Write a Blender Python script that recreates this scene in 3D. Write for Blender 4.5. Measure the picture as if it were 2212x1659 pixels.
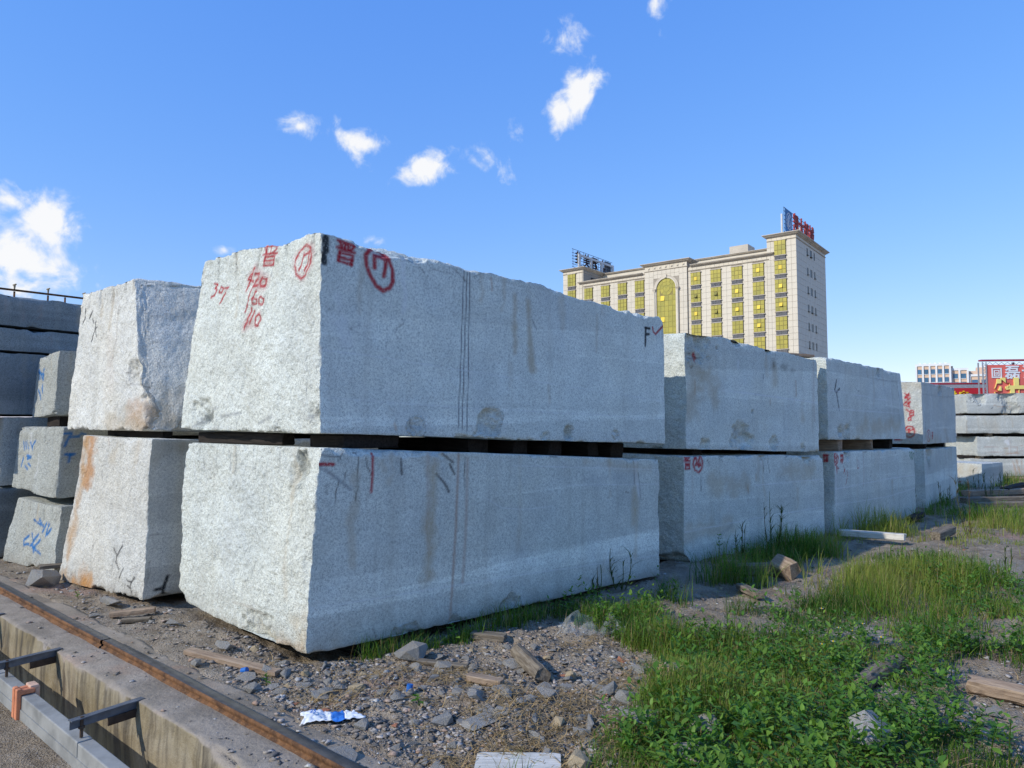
import bpy, bmesh, math, random
import numpy as np
from mathutils import Vector, Matrix

# ------------------------------------------------------------------ camera, sky, sun, exposure
for o in list(bpy.data.objects):
    bpy.data.objects.remove(o)
SC = bpy.context.scene
COL = SC.collection
CAM_H = 1.6
PITCH = math.radians(3.5)
FPX = 1528.3                      # focal length in units of a 2212-pixel wide picture
cam_d = bpy.data.cameras.new('camera')
cam_d.sensor_width = 36.0
cam_d.lens = 36.0 * FPX / 2212.0
cam_d.clip_start = 0.05
cam_d.clip_end = 20000
cam = bpy.data.objects.new('camera', cam_d)
cam.location = (0, 0, CAM_H)
cam.rotation_euler = (math.pi / 2 + PITCH, 0, 0)
COL.objects.link(cam)
SC.camera = cam

# row frame: EU runs along the rail, EV runs along the rows of blocks, away from the rail
EU = np.array([.754, -.657]); EV = np.array([.657, .754])
SUN_H = -.95 * EV - .30 * EU
SUN_H = SUN_H / np.linalg.norm(SUN_H)
SUN_EL = math.radians(33)
SUN_V = Vector((SUN_H[0] * math.cos(SUN_EL), SUN_H[1] * math.cos(SUN_EL), math.sin(SUN_EL)))
sun_d = bpy.data.lights.new('sun', 'SUN')
sun_d.energy = 2.0
sun_d.angle = math.radians(.6)
sun_d.color = (1.0, .955, .88)
sun = bpy.data.objects.new('sun', sun_d)
sun.rotation_euler = SUN_V.to_track_quat('Z', 'Y').to_euler()
COL.objects.link(sun)

SC.view_settings.view_transform = 'Standard'
SC.view_settings.look = 'None'
SC.view_settings.gamma = 1
SC.view_settings.use_curve_mapping = False
SC.view_settings.exposure = 0.88
SC.render.engine = 'CYCLES'
SC.cycles.max_bounces = 6
SC.cycles.transparent_max_bounces = 8

def ray(px, py):
    x = (px - 1106) / FPX; y = (829.5 - py) / FPX
    return np.array([x, math.cos(PITCH) - y * math.sin(PITCH), math.sin(PITCH) + y * math.cos(PITCH)])

def gnd(px, py, z=0.0):
    d = ray(px, py); t = (z - CAM_H) / d[2]
    return np.array([d[0] * t, d[1] * t, z])

def at(px, py, Y):
    d = ray(px, py); t = Y / d[1]
    return np.array([d[0] * t, Y, CAM_H + d[2] * t])

def W(u, v, z=0.0):
    p = u * EU + v * EV
    return np.array([p[0], p[1], z])

# ---- world
world = bpy.data.worlds.new('World')
SC.world = world
world.use_nodes = True
wt = world.node_tree
wt.nodes.clear()

class NT:
    """tiny node-tree helper"""
    def __init__(self, tree): self.t = tree
    def n(self, kind, **kw):
        nd = self.t.nodes.new(kind)
        for k, v in kw.items():
            if k.startswith('i_'):
                key = k[2:]
                key = int(key) if key.isdigit() else key
                self.set(nd.inputs[key], v)
            else:
                setattr(nd, k, v)
        return nd
    def set(self, sock, v):
        if isinstance(v, bpy.types.NodeSocket): self.t.links.new(v, sock)
        elif v is not None: sock.default_value = v
    def math(self, op, a, b=0.0, clamp=False):
        nd = self.t.nodes.new('ShaderNodeMath'); nd.operation = op; nd.use_clamp = clamp
        self.set(nd.inputs[0], a); self.set(nd.inputs[1], b)
        return nd.outputs[0]
    def vmath(self, op, a, b=None):
        nd = self.t.nodes.new('ShaderNodeVectorMath'); nd.operation = op
        self.set(nd.inputs[0], a)
        if b is not None: self.set(nd.inputs[1], b)
        return nd.outputs['Value'] if op in ('DOT_PRODUCT', 'LENGTH') else nd.outputs[0]
    def mix(self, fac, a, b, blend='MIX'):
        nd = self.t.nodes.new('ShaderNodeMix'); nd.data_type = 'RGBA'; nd.blend_type = blend
        self.set(nd.inputs[0], fac); self.set(nd.inputs[6], c4(a)); self.set(nd.inputs[7], c4(b))
        return nd.outputs[2]
    def noise(self, scale, detail=3, rough=.55, vec=None, dist=0.0):
        nd = self.t.nodes.new('ShaderNodeTexNoise')
        nd.inputs['Scale'].default_value = scale; nd.inputs['Detail'].default_value = detail
        nd.inputs['Roughness'].default_value = rough; nd.inputs['Distortion'].default_value = dist
        if vec is not None: self.set(nd.inputs['Vector'], vec)
        return nd.outputs[0]
    def vor(self, scale, vec=None, feature='F1', out='Distance'):
        nd = self.t.nodes.new('ShaderNodeTexVoronoi'); nd.feature = feature
        nd.inputs['Scale'].default_value = scale
        if vec is not None: self.set(nd.inputs['Vector'], vec)
        return nd.outputs[out]
    def ramp(self, fac, stops):
        nd = self.t.nodes.new('ShaderNodeValToRGB')
        cr = nd.color_ramp
        while len(cr.elements) < len(stops): cr.elements.new(.5)
        for e, (p, c) in zip(cr.elements, stops):
            e.position = p; e.color = c4(c) if not isinstance(c, (int, float)) else (c, c, c, 1)
        self.set(nd.inputs[0], fac)
        return nd.outputs[0]
    def maprange(self, v, a, b, c=0.0, d=1.0, kind='SMOOTHSTEP'):
        nd = self.t.nodes.new('ShaderNodeMapRange'); nd.interpolation_type = kind
        self.set(nd.inputs[0], v)
        for i, x in enumerate((a, b, c, d)): nd.inputs[i + 1].default_value = x
        return nd.outputs[0]

def c4(c):
    if isinstance(c, bpy.types.NodeSocket): return c
    c = tuple(c)
    return c if len(c) == 4 else c + (1.0,)

w = NT(wt)
sky = w.n('ShaderNodeTexSky', sky_type='NISHITA', sun_disc=False)
sky.sun_elevation = SUN_EL
sky.sun_rotation = math.atan2(SUN_V.x, SUN_V.y)
sky.air_density = 1.0; sky.dust_density = .0; sky.ozone_density = 2.2; sky.altitude = 0
hsv = w.n('ShaderNodeHueSaturation', i_Saturation=1.28, i_Value=1.0, i_Color=sky.outputs[0])
tc = w.n('ShaderNodeTexCoord')
D = tc.outputs['Generated']
# each cloud: centre (as seen from the yard), half-width, half-height in radians, tilt, density
def wdir(px, py):
    d = ray(px, py); return d / np.linalg.norm(d)
CLOUDS = [  # px, py, rx, ry (2212-wide units), tilt in degrees, density
    (1248, 200, 58, 34, 58, 1.3), (1210, 238, 34, 36, 0, 1.25), (1230, 88, 26, 30, 20, .45), (1105, 287, 18, 24, 50, .5),
    (1030, 345, 55, 24, -15, .45), (918, 365, 56, 30, 12, 1.3), (765, 305, 62, 24, -14, .95), (650, 272, 42, 22, 15, .95),
    (770, 340, 60, 14, -30, .25), (1415, 20, 20, 22, 20, .28), (482, 542, 26, 15, 10, .6), (806, 517, 22, 9, 0, .4),
    (98, 482, 56, 50, 20, 1.35), (45, 550, 90, 75, 0, 1.0), (15, 430, 60, 32, 0, 1.05), (75, 615, 85, 45, 0, .72), (-90, 500, 90, 100, 0, .9),
]
field = None
for (px, py, rx, ry, tilt, dens) in CLOUDS:
    c = wdir(px, py)
    rt = np.cross(c, (0, 0, 1.0)); rt /= np.linalg.norm(rt)
    up = np.cross(rt, c)
    t = math.radians(tilt)
    axx = (rt * math.cos(t) + up * math.sin(t)); ayy = (-rt * math.sin(t) + up * math.cos(t))
    k = 1.0 / (FPX * (1 + ((px - 1106) ** 2 + (py - 829) ** 2) / FPX ** 2) ** .5)
    s = w.vmath('SUBTRACT', D, tuple(c))
    a = w.vmath('DOT_PRODUCT', s, tuple(axx / (rx * k * 1.5)))
    b = w.vmath('DOT_PRODUCT', s, tuple(ayy / (ry * k * 1.5)))
    # only the half of the sky that faces the cloud
    cc = w.n('ShaderNodeCombineXYZ', i_0=a, i_1=b)
    ln = w.vmath('LENGTH', cc.outputs[0])
    f = w.math('MULTIPLY', w.math('SUBTRACT', 1.0, ln), dens)
    field = f if field is None else w.math('MAXIMUM', field, f)
n1 = w.noise(24, 6, .58, D, .5)
n2 = w.noise(60, 4, .6, D, .2)
shape = w.math('ADD', w.math('MULTIPLY', field, 1.0), w.math('ADD', w.math('MULTIPLY', n1, 2.2), w.math('MULTIPLY', n2, .7)))
alpha = w.maprange(shape, 1.52, 2.3)
core = w.maprange(shape, 1.7, 2.3)
cloudcol = w.mix(core, (.80, .88, 1.0), (1.0, 1.0, 1.0))
SKY_STRENGTH = .15
# tone of the whole sky: softer towards the horizon, as in the photograph
KS = SKY_STRENGTH * 2 ** SC.view_settings.exposure
sep = w.n('ShaderNodeSeparateColor', i_0=hsv.outputs[0])
chs = [w.math('MULTIPLY', w.math('POWER', w.math('MULTIPLY', sep.outputs[i], KS), g_), a_ / KS) for i, (a_, g_) in enumerate(((.545, .66), (.60, .56), (.95, .28)))]
cmb = w.n('ShaderNodeCombineColor', i_0=chs[0], i_1=chs[1], i_2=chs[2])
skycol = cmb.outputs[0]
bright = w.vmath('SCALE', cloudcol); bright.node.inputs[3].default_value = .98 / KS
fin = w.mix(w.math('MULTIPLY', alpha, .95), skycol, bright)
bg = w.n('ShaderNodeBackground', i_Color=fin, i_Strength=SKY_STRENGTH)
wo = w.n('ShaderNodeOutputWorld')
wt.links.new(bg.outputs[0], wo.inputs[0])

# ------------------------------------------------------------------ general helpers
RNG = np.random.default_rng(7)
random.seed(7)

def _hash(ix, iy, iz, seed):
    h = (ix.astype(np.int64) * 374761393 + iy.astype(np.int64) * 668265263 + iz.astype(np.int64) * 2147483647 + seed * 974634541) & 0xFFFFFFFF
    h = ((h ^ (h >> 13)) * 1274126177) & 0xFFFFFFFF
    h = ((h ^ (h >> 15)) * 2246822519) & 0xFFFFFFFF
    return ((h ^ (h >> 16)) & 0xFFFF) / 32767.5 - 1.0

def vnoise(P, freq, seed=0):
    Q = P * freq
    I = np.floor(Q); Fr = Q - I
    Fr = Fr * Fr * (3 - 2 * Fr)
    x, y, z = I[:, 0], I[:, 1], I[:, 2]
    fx, fy, fz = Fr[:, 0], Fr[:, 1], Fr[:, 2]
    r = 0
    for dx in (0, 1):
        wx = fx if dx else 1 - fx
        for dy in (0, 1):
            wy = fy if dy else 1 - fy
            for dz in (0, 1):
                wz = fz if dz else 1 - fz
                r = r + wx * wy * wz * _hash(x + dx, y + dy, z + dz, seed)
    return r

def fbm(P, freq, octaves=4, gain=.5, seed=0):
    r = 0; a = 1.0
    for k in range(octaves):
        r = r + a * vnoise(P + 13.7 * k, freq * 2.03 ** k, seed + k)
        a *= gain
    return r

def mesh_np(name, V, Fq, smooth=False):
    """V (n,3); Fq: array (m,3|4) or list of arrays"""
    me = bpy.data.meshes.new(name)
    V = np.asarray(V, dtype=np.float32)
    Fl = Fq if isinstance(Fq, (list, tuple)) else [Fq]
    Fl = [np.asarray(f, dtype=np.int32) for f in Fl if len(f)]
    me.vertices.add(len(V)); me.vertices.foreach_set('co', V.ravel())
    loops = np.concatenate([f.ravel() for f in Fl]) if Fl else np.zeros(0, np.int32)
    tot = np.concatenate([np.full(len(f), f.shape[1], np.int32) for f in Fl]) if Fl else np.zeros(0, np.int32)
    st = np.concatenate([[0], np.cumsum(tot)[:-1]]).astype(np.int32)
    me.loops.add(len(loops)); me.loops.foreach_set('vertex_index', loops)
    me.polygons.add(len(tot)); me.polygons.foreach_set('loop_start', st); me.polygons.foreach_set('loop_total', tot)
    if smooth: me.polygons.foreach_set('use_smooth', np.ones(len(tot), bool))
    me.update(calc_edges=True)
    me.validate()
    return me

def add_attr(me, name, kind, data):
    at_ = me.attributes.new(name, kind, 'POINT')
    key = 'color' if kind == 'FLOAT_COLOR' else 'value'
    at_.data.foreach_set(key, np.asarray(data, np.float32).ravel())

def link(name, me, mat=None, parent=None):
    o = bpy.data.objects.new(name, me)
    COL.objects.link(o)
    if mat is not None and me is not None and not me.materials: me.materials.append(mat)
    if parent is not None: o.parent = parent
    return o

def tag(o, label=None, cat=None, group=None, kind=None):
    if label: o['label'] = label
    if cat: o['category'] = cat
    if group: o['group'] = group
    if kind: o['kind'] = kind
    return o

def empty(name, loc=(0, 0, 0), rz=0.0):
    o = bpy.data.objects.new(name, None)
    o.location = tuple(float(x) for x in loc); o.rotation_euler = (0, 0, rz)
    o.empty_display_size = .2
    COL.objects.link(o)
    return o

class MB:
    """collects boxes / prisms / tubes into one mesh"""
    def __init__(self): self.v = []; self.f = []
    def poly(self, pts, faces):
        b = len(self.v); self.v += [tuple(float(c) for c in p) for p in pts]; self.f += [tuple(i + b for i in f) for f in faces]
        return self
    def box(self, x0, x1, y0, y1, z0, z1):
        p = [(x, y, z) for z in (z0, z1) for y in (y0, y1) for x in (x0, x1)]
        return self.poly(p, [(0, 2, 3, 1), (4, 5, 7, 6), (0, 1, 5, 4), (2, 6, 7, 3), (0, 4, 6, 2), (1, 3, 7, 5)])
    def obox(self, c, ax, ay, az):
        c, ax, ay, az = map(np.array, (c, ax, ay, az))
        p = [c + ax * i + ay * j + az * k for k in (-1, 1) for j in (-1, 1) for i in (-1, 1)]
        return self.poly(p, [(0, 2, 3, 1), (4, 5, 7, 6), (0, 1, 5, 4), (2, 6, 7, 3), (0, 4, 6, 2), (1, 3, 7, 5)])
    def bar(self, a, b, wx, wz):
        """box beam from a to b"""
        a, b = np.array(a, float), np.array(b, float)
        d = b - a; L = np.linalg.norm(d); d /= L
        s = np.cross(d, (0, 0, 1.0)); n = np.linalg.norm(s)
        s = np.array([1.0, 0, 0]) if n < 1e-6 else s / n
        u = np.cross(s, d)
        return self.obox((a + b) / 2, d * L / 2, s * wx / 2, u * wz / 2)
    def tube(self, pts, rad, n=8, cap=True):
        pts = [np.array(p, float) for p in pts]
        rad = rad if isinstance(rad, (list, tuple)) else [rad] * len(pts)
        b = len(self.v)
        for i, p in enumerate(pts):
            d = pts[min(i + 1, len(pts) - 1)] - pts[max(i - 1, 0)]; d /= (np.linalg.norm(d) + 1e-9)
            r = np.array([0, 0, 1.0]) if abs(d[2]) < .9 else np.array([1.0, 0, 0])
            s = np.cross(d, r); s /= np.linalg.norm(s); t = np.cross(s, d)
            for k in range(n):
                a = 2 * math.pi * k / n
                self.v.append(tuple(p + rad[i] * (math.cos(a) * s + math.sin(a) * t)))
        for i in range(len(pts) - 1):
            for k in range(n):
                k2 = (k + 1) % n
                self.f.append((b + i * n + k, b + i * n + k2, b + (i + 1) * n + k2, b + (i + 1) * n + k))
        if cap:
            self.f.append(tuple(b + k for k in range(n))[::-1]); self.f.append(tuple(b + (len(pts) - 1) * n + k for k in range(n)))
        return self
    def prism(self, outline, y0, y1):
        """outline in (x,z), extruded along y"""
        n = len(outline); b = len(self.v)
        for y in (y0, y1):
            for x, z in outline: self.v.append((float(x), float(y), float(z)))
        self.f.append(tuple(b + i for i in range(n))); self.f.append(tuple(b + n + i for i in range(n))[::-1])
        for i in range(n):
            j = (i + 1) % n
            self.f.append((b + i, b + n + i, b + n + j, b + j))
        return self
    def mesh(self, name):
        me = bpy.data.meshes.new(name); me.from_pydata(self.v, [], self.f)
        bm = bmesh.new(); bm.from_mesh(me); bmesh.ops.recalc_face_normals(bm, faces=bm.faces); bm.to_mesh(me); bm.free()
        return me
    def build(self, name, mat, parent=None):
        return link(name, self.mesh(name), mat, parent)

# ------------------------------------------------------------------ materials
def newmat(name):
    m = bpy.data.materials.new(name); m.use_nodes = True
    m.node_tree.nodes.clear()
    return m, NT(m.node_tree)

def finish(m, k, color, rough=.8, bump=None, metallic=0.0, spec=.3, bump_d=.01, bump_s=1.0, normal_in=None, **extra):
    p = k.n('ShaderNodeBsdfPrincipled')
    k.set(p.inputs['Base Color'], c4(color)); k.set(p.inputs['Roughness'], rough); k.set(p.inputs['Metallic'], metallic)
    p.inputs['Specular IOR Level'].default_value = spec
    if bump is not None:
        b = k.n('ShaderNodeBump'); b.inputs['Strength'].default_value = bump_s; b.inputs['Distance'].default_value = bump_d
        k.set(b.inputs['Height'], bump); k.t.links.new(b.outputs[0], p.inputs['Normal'])
    for key, v in extra.items(): k.set(p.inputs[key.replace('_', ' ')], v)
    out = k.n('ShaderNodeOutputMaterial'); k.t.links.new(p.outputs[0], out.inputs[0])
    return m

def coords(k, scale=None):
    t = k.n('ShaderNodeTexCoord').outputs['Object']
    if scale is not None:
        mp = k.n('ShaderNodeMapping'); k.t.links.new(t, mp.inputs[0]); mp.inputs['Scale'].default_value = scale
        t = mp.outputs[0]
    return t

def granite(name, light=(.785, .81, .715), dark=(.37, .385, .345), warm=0.0, marked=True):
    m, k = newmat(name)
    v = coords(k)
    g1 = k.noise(170, 2.5, .75, v)
    g2 = k.noise(55, 2, .6, v)
    fl = k.vor(130, v)
    run = k.noise(2.4, 4, .65, coords(k, (2.6, 2.6, .16)), .3)
    blot = k.noise(.7, 4, .6, v, .6)
    mott = k.noise(3.2, 4, .6, v)
    cold = k.noise(1.1, 3, .5, v)
    grain = k.math('ADD', k.math('MULTIPLY', g1, .7), k.math('MULTIPLY', g2, .3))
    col = k.mix(k.maprange(grain, .38, .56), dark, light)
    col = k.mix(k.math('MULTIPLY', k.maprange(fl, .12, .26, 1, 0), .26), col, (.14, .145, .15))
    col = k.mix(k.maprange(run, .50, .74, 0, .26), col, (.38, .36, .29))
    col = k.mix(k.maprange(blot, .50, .72, 0, .30), col, (.40, .42, .42))
    tone = k.n('ShaderNodeAttribute', attribute_name='tone').outputs['Fac'] if marked else 1.0
    tone = k.math('MULTIPLY', tone, k.maprange(k.n('ShaderNodeObjectInfo').outputs['Random'], 0, 1, .93, 1.06, 'LINEAR'))
    t2 = k.math('MULTIPLY', tone, k.maprange(mott, .25, .75, .86, 1.08, 'LINEAR'))
    sc = k.vmath('SCALE', col); k.set(sc.node.inputs[3], t2); col = sc
    col = k.mix(k.maprange(cold, .35, .7, 0, .22 + warm), col, k.mix(1.0, col, (1.05, .95, .80), 'MULTIPLY'))
    rg = .8
    if not marked:      # dust and earth lying on loose stones
        sz = k.n('ShaderNodeSeparateXYZ'); k.t.links.new(k.n('ShaderNodeNewGeometry').outputs['Normal'], sz.inputs[0])
        col = k.mix(k.math('MULTIPLY', k.maprange(sz.outputs[2], -.2, .9, .25, 1), k.maprange(k.noise(7, 4, .7, v), .34, .62, 0, .8)), col, (.36, .315, .25))
    if marked:
        mk = k.n('ShaderNodeAttribute', attribute_name='mark')
        brk = k.noise(70, 3, .7, v)
        fac = k.math('MULTIPLY', mk.outputs['Alpha'], k.maprange(brk, .32, .46, .58, 1.0))
        col = k.mix(fac, col, mk.outputs['Color'])
        rg = k.n('ShaderNodeAttribute', attribute_name='coarse').outputs['Fac']
    b1 = k.noise(38, 4, .68, v)
    b2 = k.noise(180, 2, .6, v)
    b3 = k.noise(9, 4, .6, coords(k, (1, 1, .55)), .6)
    h = k.math('ADD', k.math('ADD', k.math('MULTIPLY', b1, k.math('ADD', .18, k.math('MULTIPLY', rg, 1.3))), k.math('MULTIPLY', b2, .16)),
               k.math('MULTIPLY', b3, k.math('MULTIPLY', rg, 1.7)))
    return finish(m, k, col, .88, h, spec=.25, bump_d=.02, bump_s=.75)

M = {}
M['granite'] = granite('grey_granite')
M['granite_b'] = granite('pale_granite', (.80, .785, .69), (.41, .40, .36), .08)
M['granite_c'] = granite('mid_grey_granite', (.52, .53, .465), (.20, .205, .185))
M['granite_d'] = granite('dark_blue_grey_granite', (.25, .275, .265), (.12, .13, .13))
M['granite_r'] = granite('light_grey_granite', (.64, .645, .575), (.32, .325, .295), .06)

def simple(name, col, rough=.7, var=.2, scale=6, bump=.3, bscale=40, metallic=0.0, spec=.3, bd=.006):
    m, k = newmat(name); v = coords(k)
    n = k.noise(scale, 4, .6, v)
    c = k.mix(k.maprange(n, .3, .7), tuple(x * (1 - var) for x in col), tuple(min(1, x * (1 + var)) for x in col))
    return finish(m, k, c, rough, k.noise(bscale, 3, .6, v), metallic, spec, bd, bump)

def wood(name, a, b):
    m, k = newmat(name); v = coords(k, (2.5, 30, 30))
    n = k.noise(1.6, 5, .65, v, .5)
    sp = k.noise(5, 3, .6, coords(k))
    c = k.mix(k.maprange(n, .3, .7), a, b)
    c = k.mix(k.maprange(sp, .55, .75, 0, .5), c, tuple(x * .45 for x in a))
    return finish(m, k, c, .85, n, spec=.2, bump_d=.008, bump_s=.8)

M['wood_grey'] = wood('weathered_wood', (.10, .078, .055), (.27, .225, .165))
M['wood_pale'] = wood('pale_wood', (.28, .19, .11), (.52, .40, .26))
M['wood_dark'] = wood('dark_timber', (.016, .013, .011), (.042, .033, .027))
M['wood_white'] = wood('bleached_board', (.50, .46, .38), (.70, .66, .57))
M['wood_tan'] = wood('sunbleached_timber', (.22, .15, .10), (.42, .31, .21))

# dirt of the yard
m, k = newmat('yard_dirt'); v = coords(k)
n_big = k.noise(.55, 4, .6, v); n_mid = k.noise(4, 5, .65, v); n_fine = k.noise(45, 4, .7, v); pk = k.noise(.9, 3, .5, v, .5)
c = k.mix(k.maprange(n_mid, .3, .7), (.215, .168, .115), (.40, .325, .235))
c = k.mix(k.maprange(pk, .53, .66), c, k.mix(n_fine, (.30, .19, .14), (.42, .30, .23)))
c = k.mix(k.maprange(n_big, .5, .68, 0, .6), c, k.mix(n_fine, (.22, .20, .165), (.40, .37, .32)))
c = k.mix(k.maprange(n_fine, .56, .66), c, (.36, .34, .31))
c = k.mix(k.maprange(n_fine, .30, .42, .8, 0), c, (.055, .045, .035))
peb = k.vor(60, v)
M['dirt'] = finish(m, k, c, .95, k.math('ADD', k.math('MULTIPLY', n_fine, 1.0), k.math('ADD', k.math('MULTIPLY', n_mid, 1.5), k.math('MULTIPLY', k.maprange(peb, 0, .5, 1, 0), .35))), spec=.1, bump_d=.03, bump_s=.9)

# concrete of the rail beam: grey-tan, worn
m, k = newmat('old_concrete'); v = coords(k)
a = k.noise(2.2, 5, .65, v, .4); b = k.noise(30, 4, .7, v); st = k.noise(3.0, 4, .6, coords(k, (3.5, 3.5, .35)), .3)
c = k.mix(k.maprange(a, .3, .7), (.22, .185, .14), (.36, .305, .24))
c = k.mix(k.maprange(k.noise(1.3, 3, .6, v), .52, .7, 0, .75), c, (.36, .235, .165))
c = k.mix(k.maprange(b, .5, .72, 0, .5), c, (.15, .13, .105))
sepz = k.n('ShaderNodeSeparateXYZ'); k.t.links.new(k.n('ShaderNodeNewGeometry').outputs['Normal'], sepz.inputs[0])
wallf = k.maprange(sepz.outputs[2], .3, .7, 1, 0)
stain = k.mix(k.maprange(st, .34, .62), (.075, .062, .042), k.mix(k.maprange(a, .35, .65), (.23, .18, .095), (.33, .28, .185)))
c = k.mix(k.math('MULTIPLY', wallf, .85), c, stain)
M['concrete'] = finish(m, k, c, .92, k.math('ADD', b, k.math('MULTIPLY', a, 1.5)), spec=.15, bump_d=.012, bump_s=.8)

# rusty rail
m, k = newmat('rusty_steel'); v = coords(k)
a = k.noise(9, 5, .7, v); b = k.noise(60, 3, .7, v)
c = k.mix(k.maprange(a, .35, .65), (.07, .034, .016), (.20, .095, .038))
c = k.mix(k.maprange(b, .55, .7, 0, .6), c, (.28, .16, .075))
M['rust'] = finish(m, k, c, .85, b, .1, .3, .004, .8)
M['rail_top'] = simple('worn_rail_top', (.10, .095, .09), .42, .25, 14, .2, 60, .55)
M['bracket'] = simple('galvanised_bracket', (.12, .135, .155), .5, .3, 10, .2, 50, .4)
M['bracket_rust'] = simple('rusty_bracket', (.085, .055, .035), .8, .35, 12, .4, 60, .2)
M['duct'] = simple('dusty_aluminium_duct', (.27, .265, .24), .7, .25, 5, .15, 40, .15)
M['clip'] = simple('terracotta_plastic_clip', (.62, .23, .11), .6, .2, 9, .2, 30)
M['clip_dusty'] = simple('dusty_plastic_clip', (.60, .38, .26), .7, .2, 9, .2, 30)
M['chip'] = granite('granite_rubble', (.46, .455, .43), (.20, .20, .19), .25, False)
M['pebble_tan'] = simple('tan_stone', (.36, .28, .17), .9, .25, 20, .5, 60)
M['brickbit'] = simple('brick_fragment', (.36, .15, .08), .9, .25, 20, .5, 60)
M['paper'] = simple('white_plastic_sack', (.74, .76, .77), .45, .08, 8, .3, 30)
M['paper_blue'] = simple('blue_printed_sack', (.03, .16, .50), .45, .2, 12, .3, 30)
M['blue_plastic'] = simple('blue_plastic', (.02, .13, .42), .4, .15, 9, .1, 30)

# ------------------------------------------------------------------ ground (one sheet; lower on the camera side of the rail beam)
V_TRENCH, V_OUT = 1.76, 2.26
def gheight(X, Y):
    P = np.stack([X, Y, np.zeros_like(X)], 1)
    u = X * EU[0] + Y * EU[1]; v = X * EV[0] + Y * EV[1]
    r = np.hypot(X, Y)
    z = .035 * fbm(P, .8, 3, .5, 3) + .022 * fbm(P, 4.5, 4, .6, 9) - .03
    z += .010 * np.abs(vnoise(P, 16, 5)) + .008 * vnoise(P, 33, 6)
    z += .045 * np.exp(-(((X + .35) / .9) ** 2 + ((Y - 4.15) / .45) ** 2))
    # the ground sinks a little under the blocks
    under = 1 / (1 + np.exp((u + 4.35) / .07)) * 1 / (1 + np.exp(-(v - 2.95) / .06))
    z -= .07 * under
    z *= np.clip(60 / np.maximum(r, 60), .05, 1)
    low = -.62 + .03 * fbm(P, 1.1, 4, .5, 21) + .012 * vnoise(P, 14, 23)
    mid = (V_TRENCH + V_OUT) / 2
    rim = np.exp(-((v - V_OUT) / .16) ** 2)
    z = np.where(v > mid, z * (1 - .75 * rim) + rim * (-.004 + .012 * vnoise(P, 9, 31)) - .03 * np.clip((V_OUT - .02 - v) / .05, 0, 1), low)
    return z

def gz(x, y):
    return float(gheight(np.array([float(x)]), np.array([float(y)]))[0])

ang = np.unique(np.concatenate([np.linspace(-180, -48, 40), np.linspace(-48, 50, 430), np.linspace(50, 180, 40)]))
ang = np.radians(ang)
rad = np.concatenate([[0.01, .8, 1.4, 2.0], np.geomspace(2.6, 30, 330), np.geomspace(31, 6000, 50)])
A_, R_ = np.meshgrid(ang, rad)
X = (R_ * np.sin(A_)).ravel(); Y = (R_ * np.cos(A_)).ravel()
na, nr = len(ang), len(rad)
idx = np.arange(na * nr).reshape(nr, na)
quads = np.stack([idx[:-1, :-1], idx[:-1, 1:], idx[1:, 1:], idx[1:, :-1]], -1).reshape(-1, 4)[:, ::-1]
me = mesh_np('ground', np.stack([X, Y, gheight(X, Y)], 1), quads, True)
tag(link('ground', me, M['dirt']), kind='structure')

# ------------------------------------------------------------------ granite blocks
RED = (.40, .008, .020); BLACK = (.012, .013, .016); BLUE = (.008, .15, .40); GREEN = (.01, .16, .06)
RUSTY = (.42, .20, .07); TAN = (.46, .36, .22); DARK = (.06, .05, .045); PINK = (.42, .28, .20); GREY = (.20, .21, .22); WHITE = (.80, .81, .81)

def zt(ox, oy, s):
    """strokes read off an enlargement: offset and scale to 2212-wide picture units"""
    return lambda strokes: [[((ox + x * s) * .54004, (oy + y * s) * .54004) for x, y in st] for st in strokes]

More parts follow.
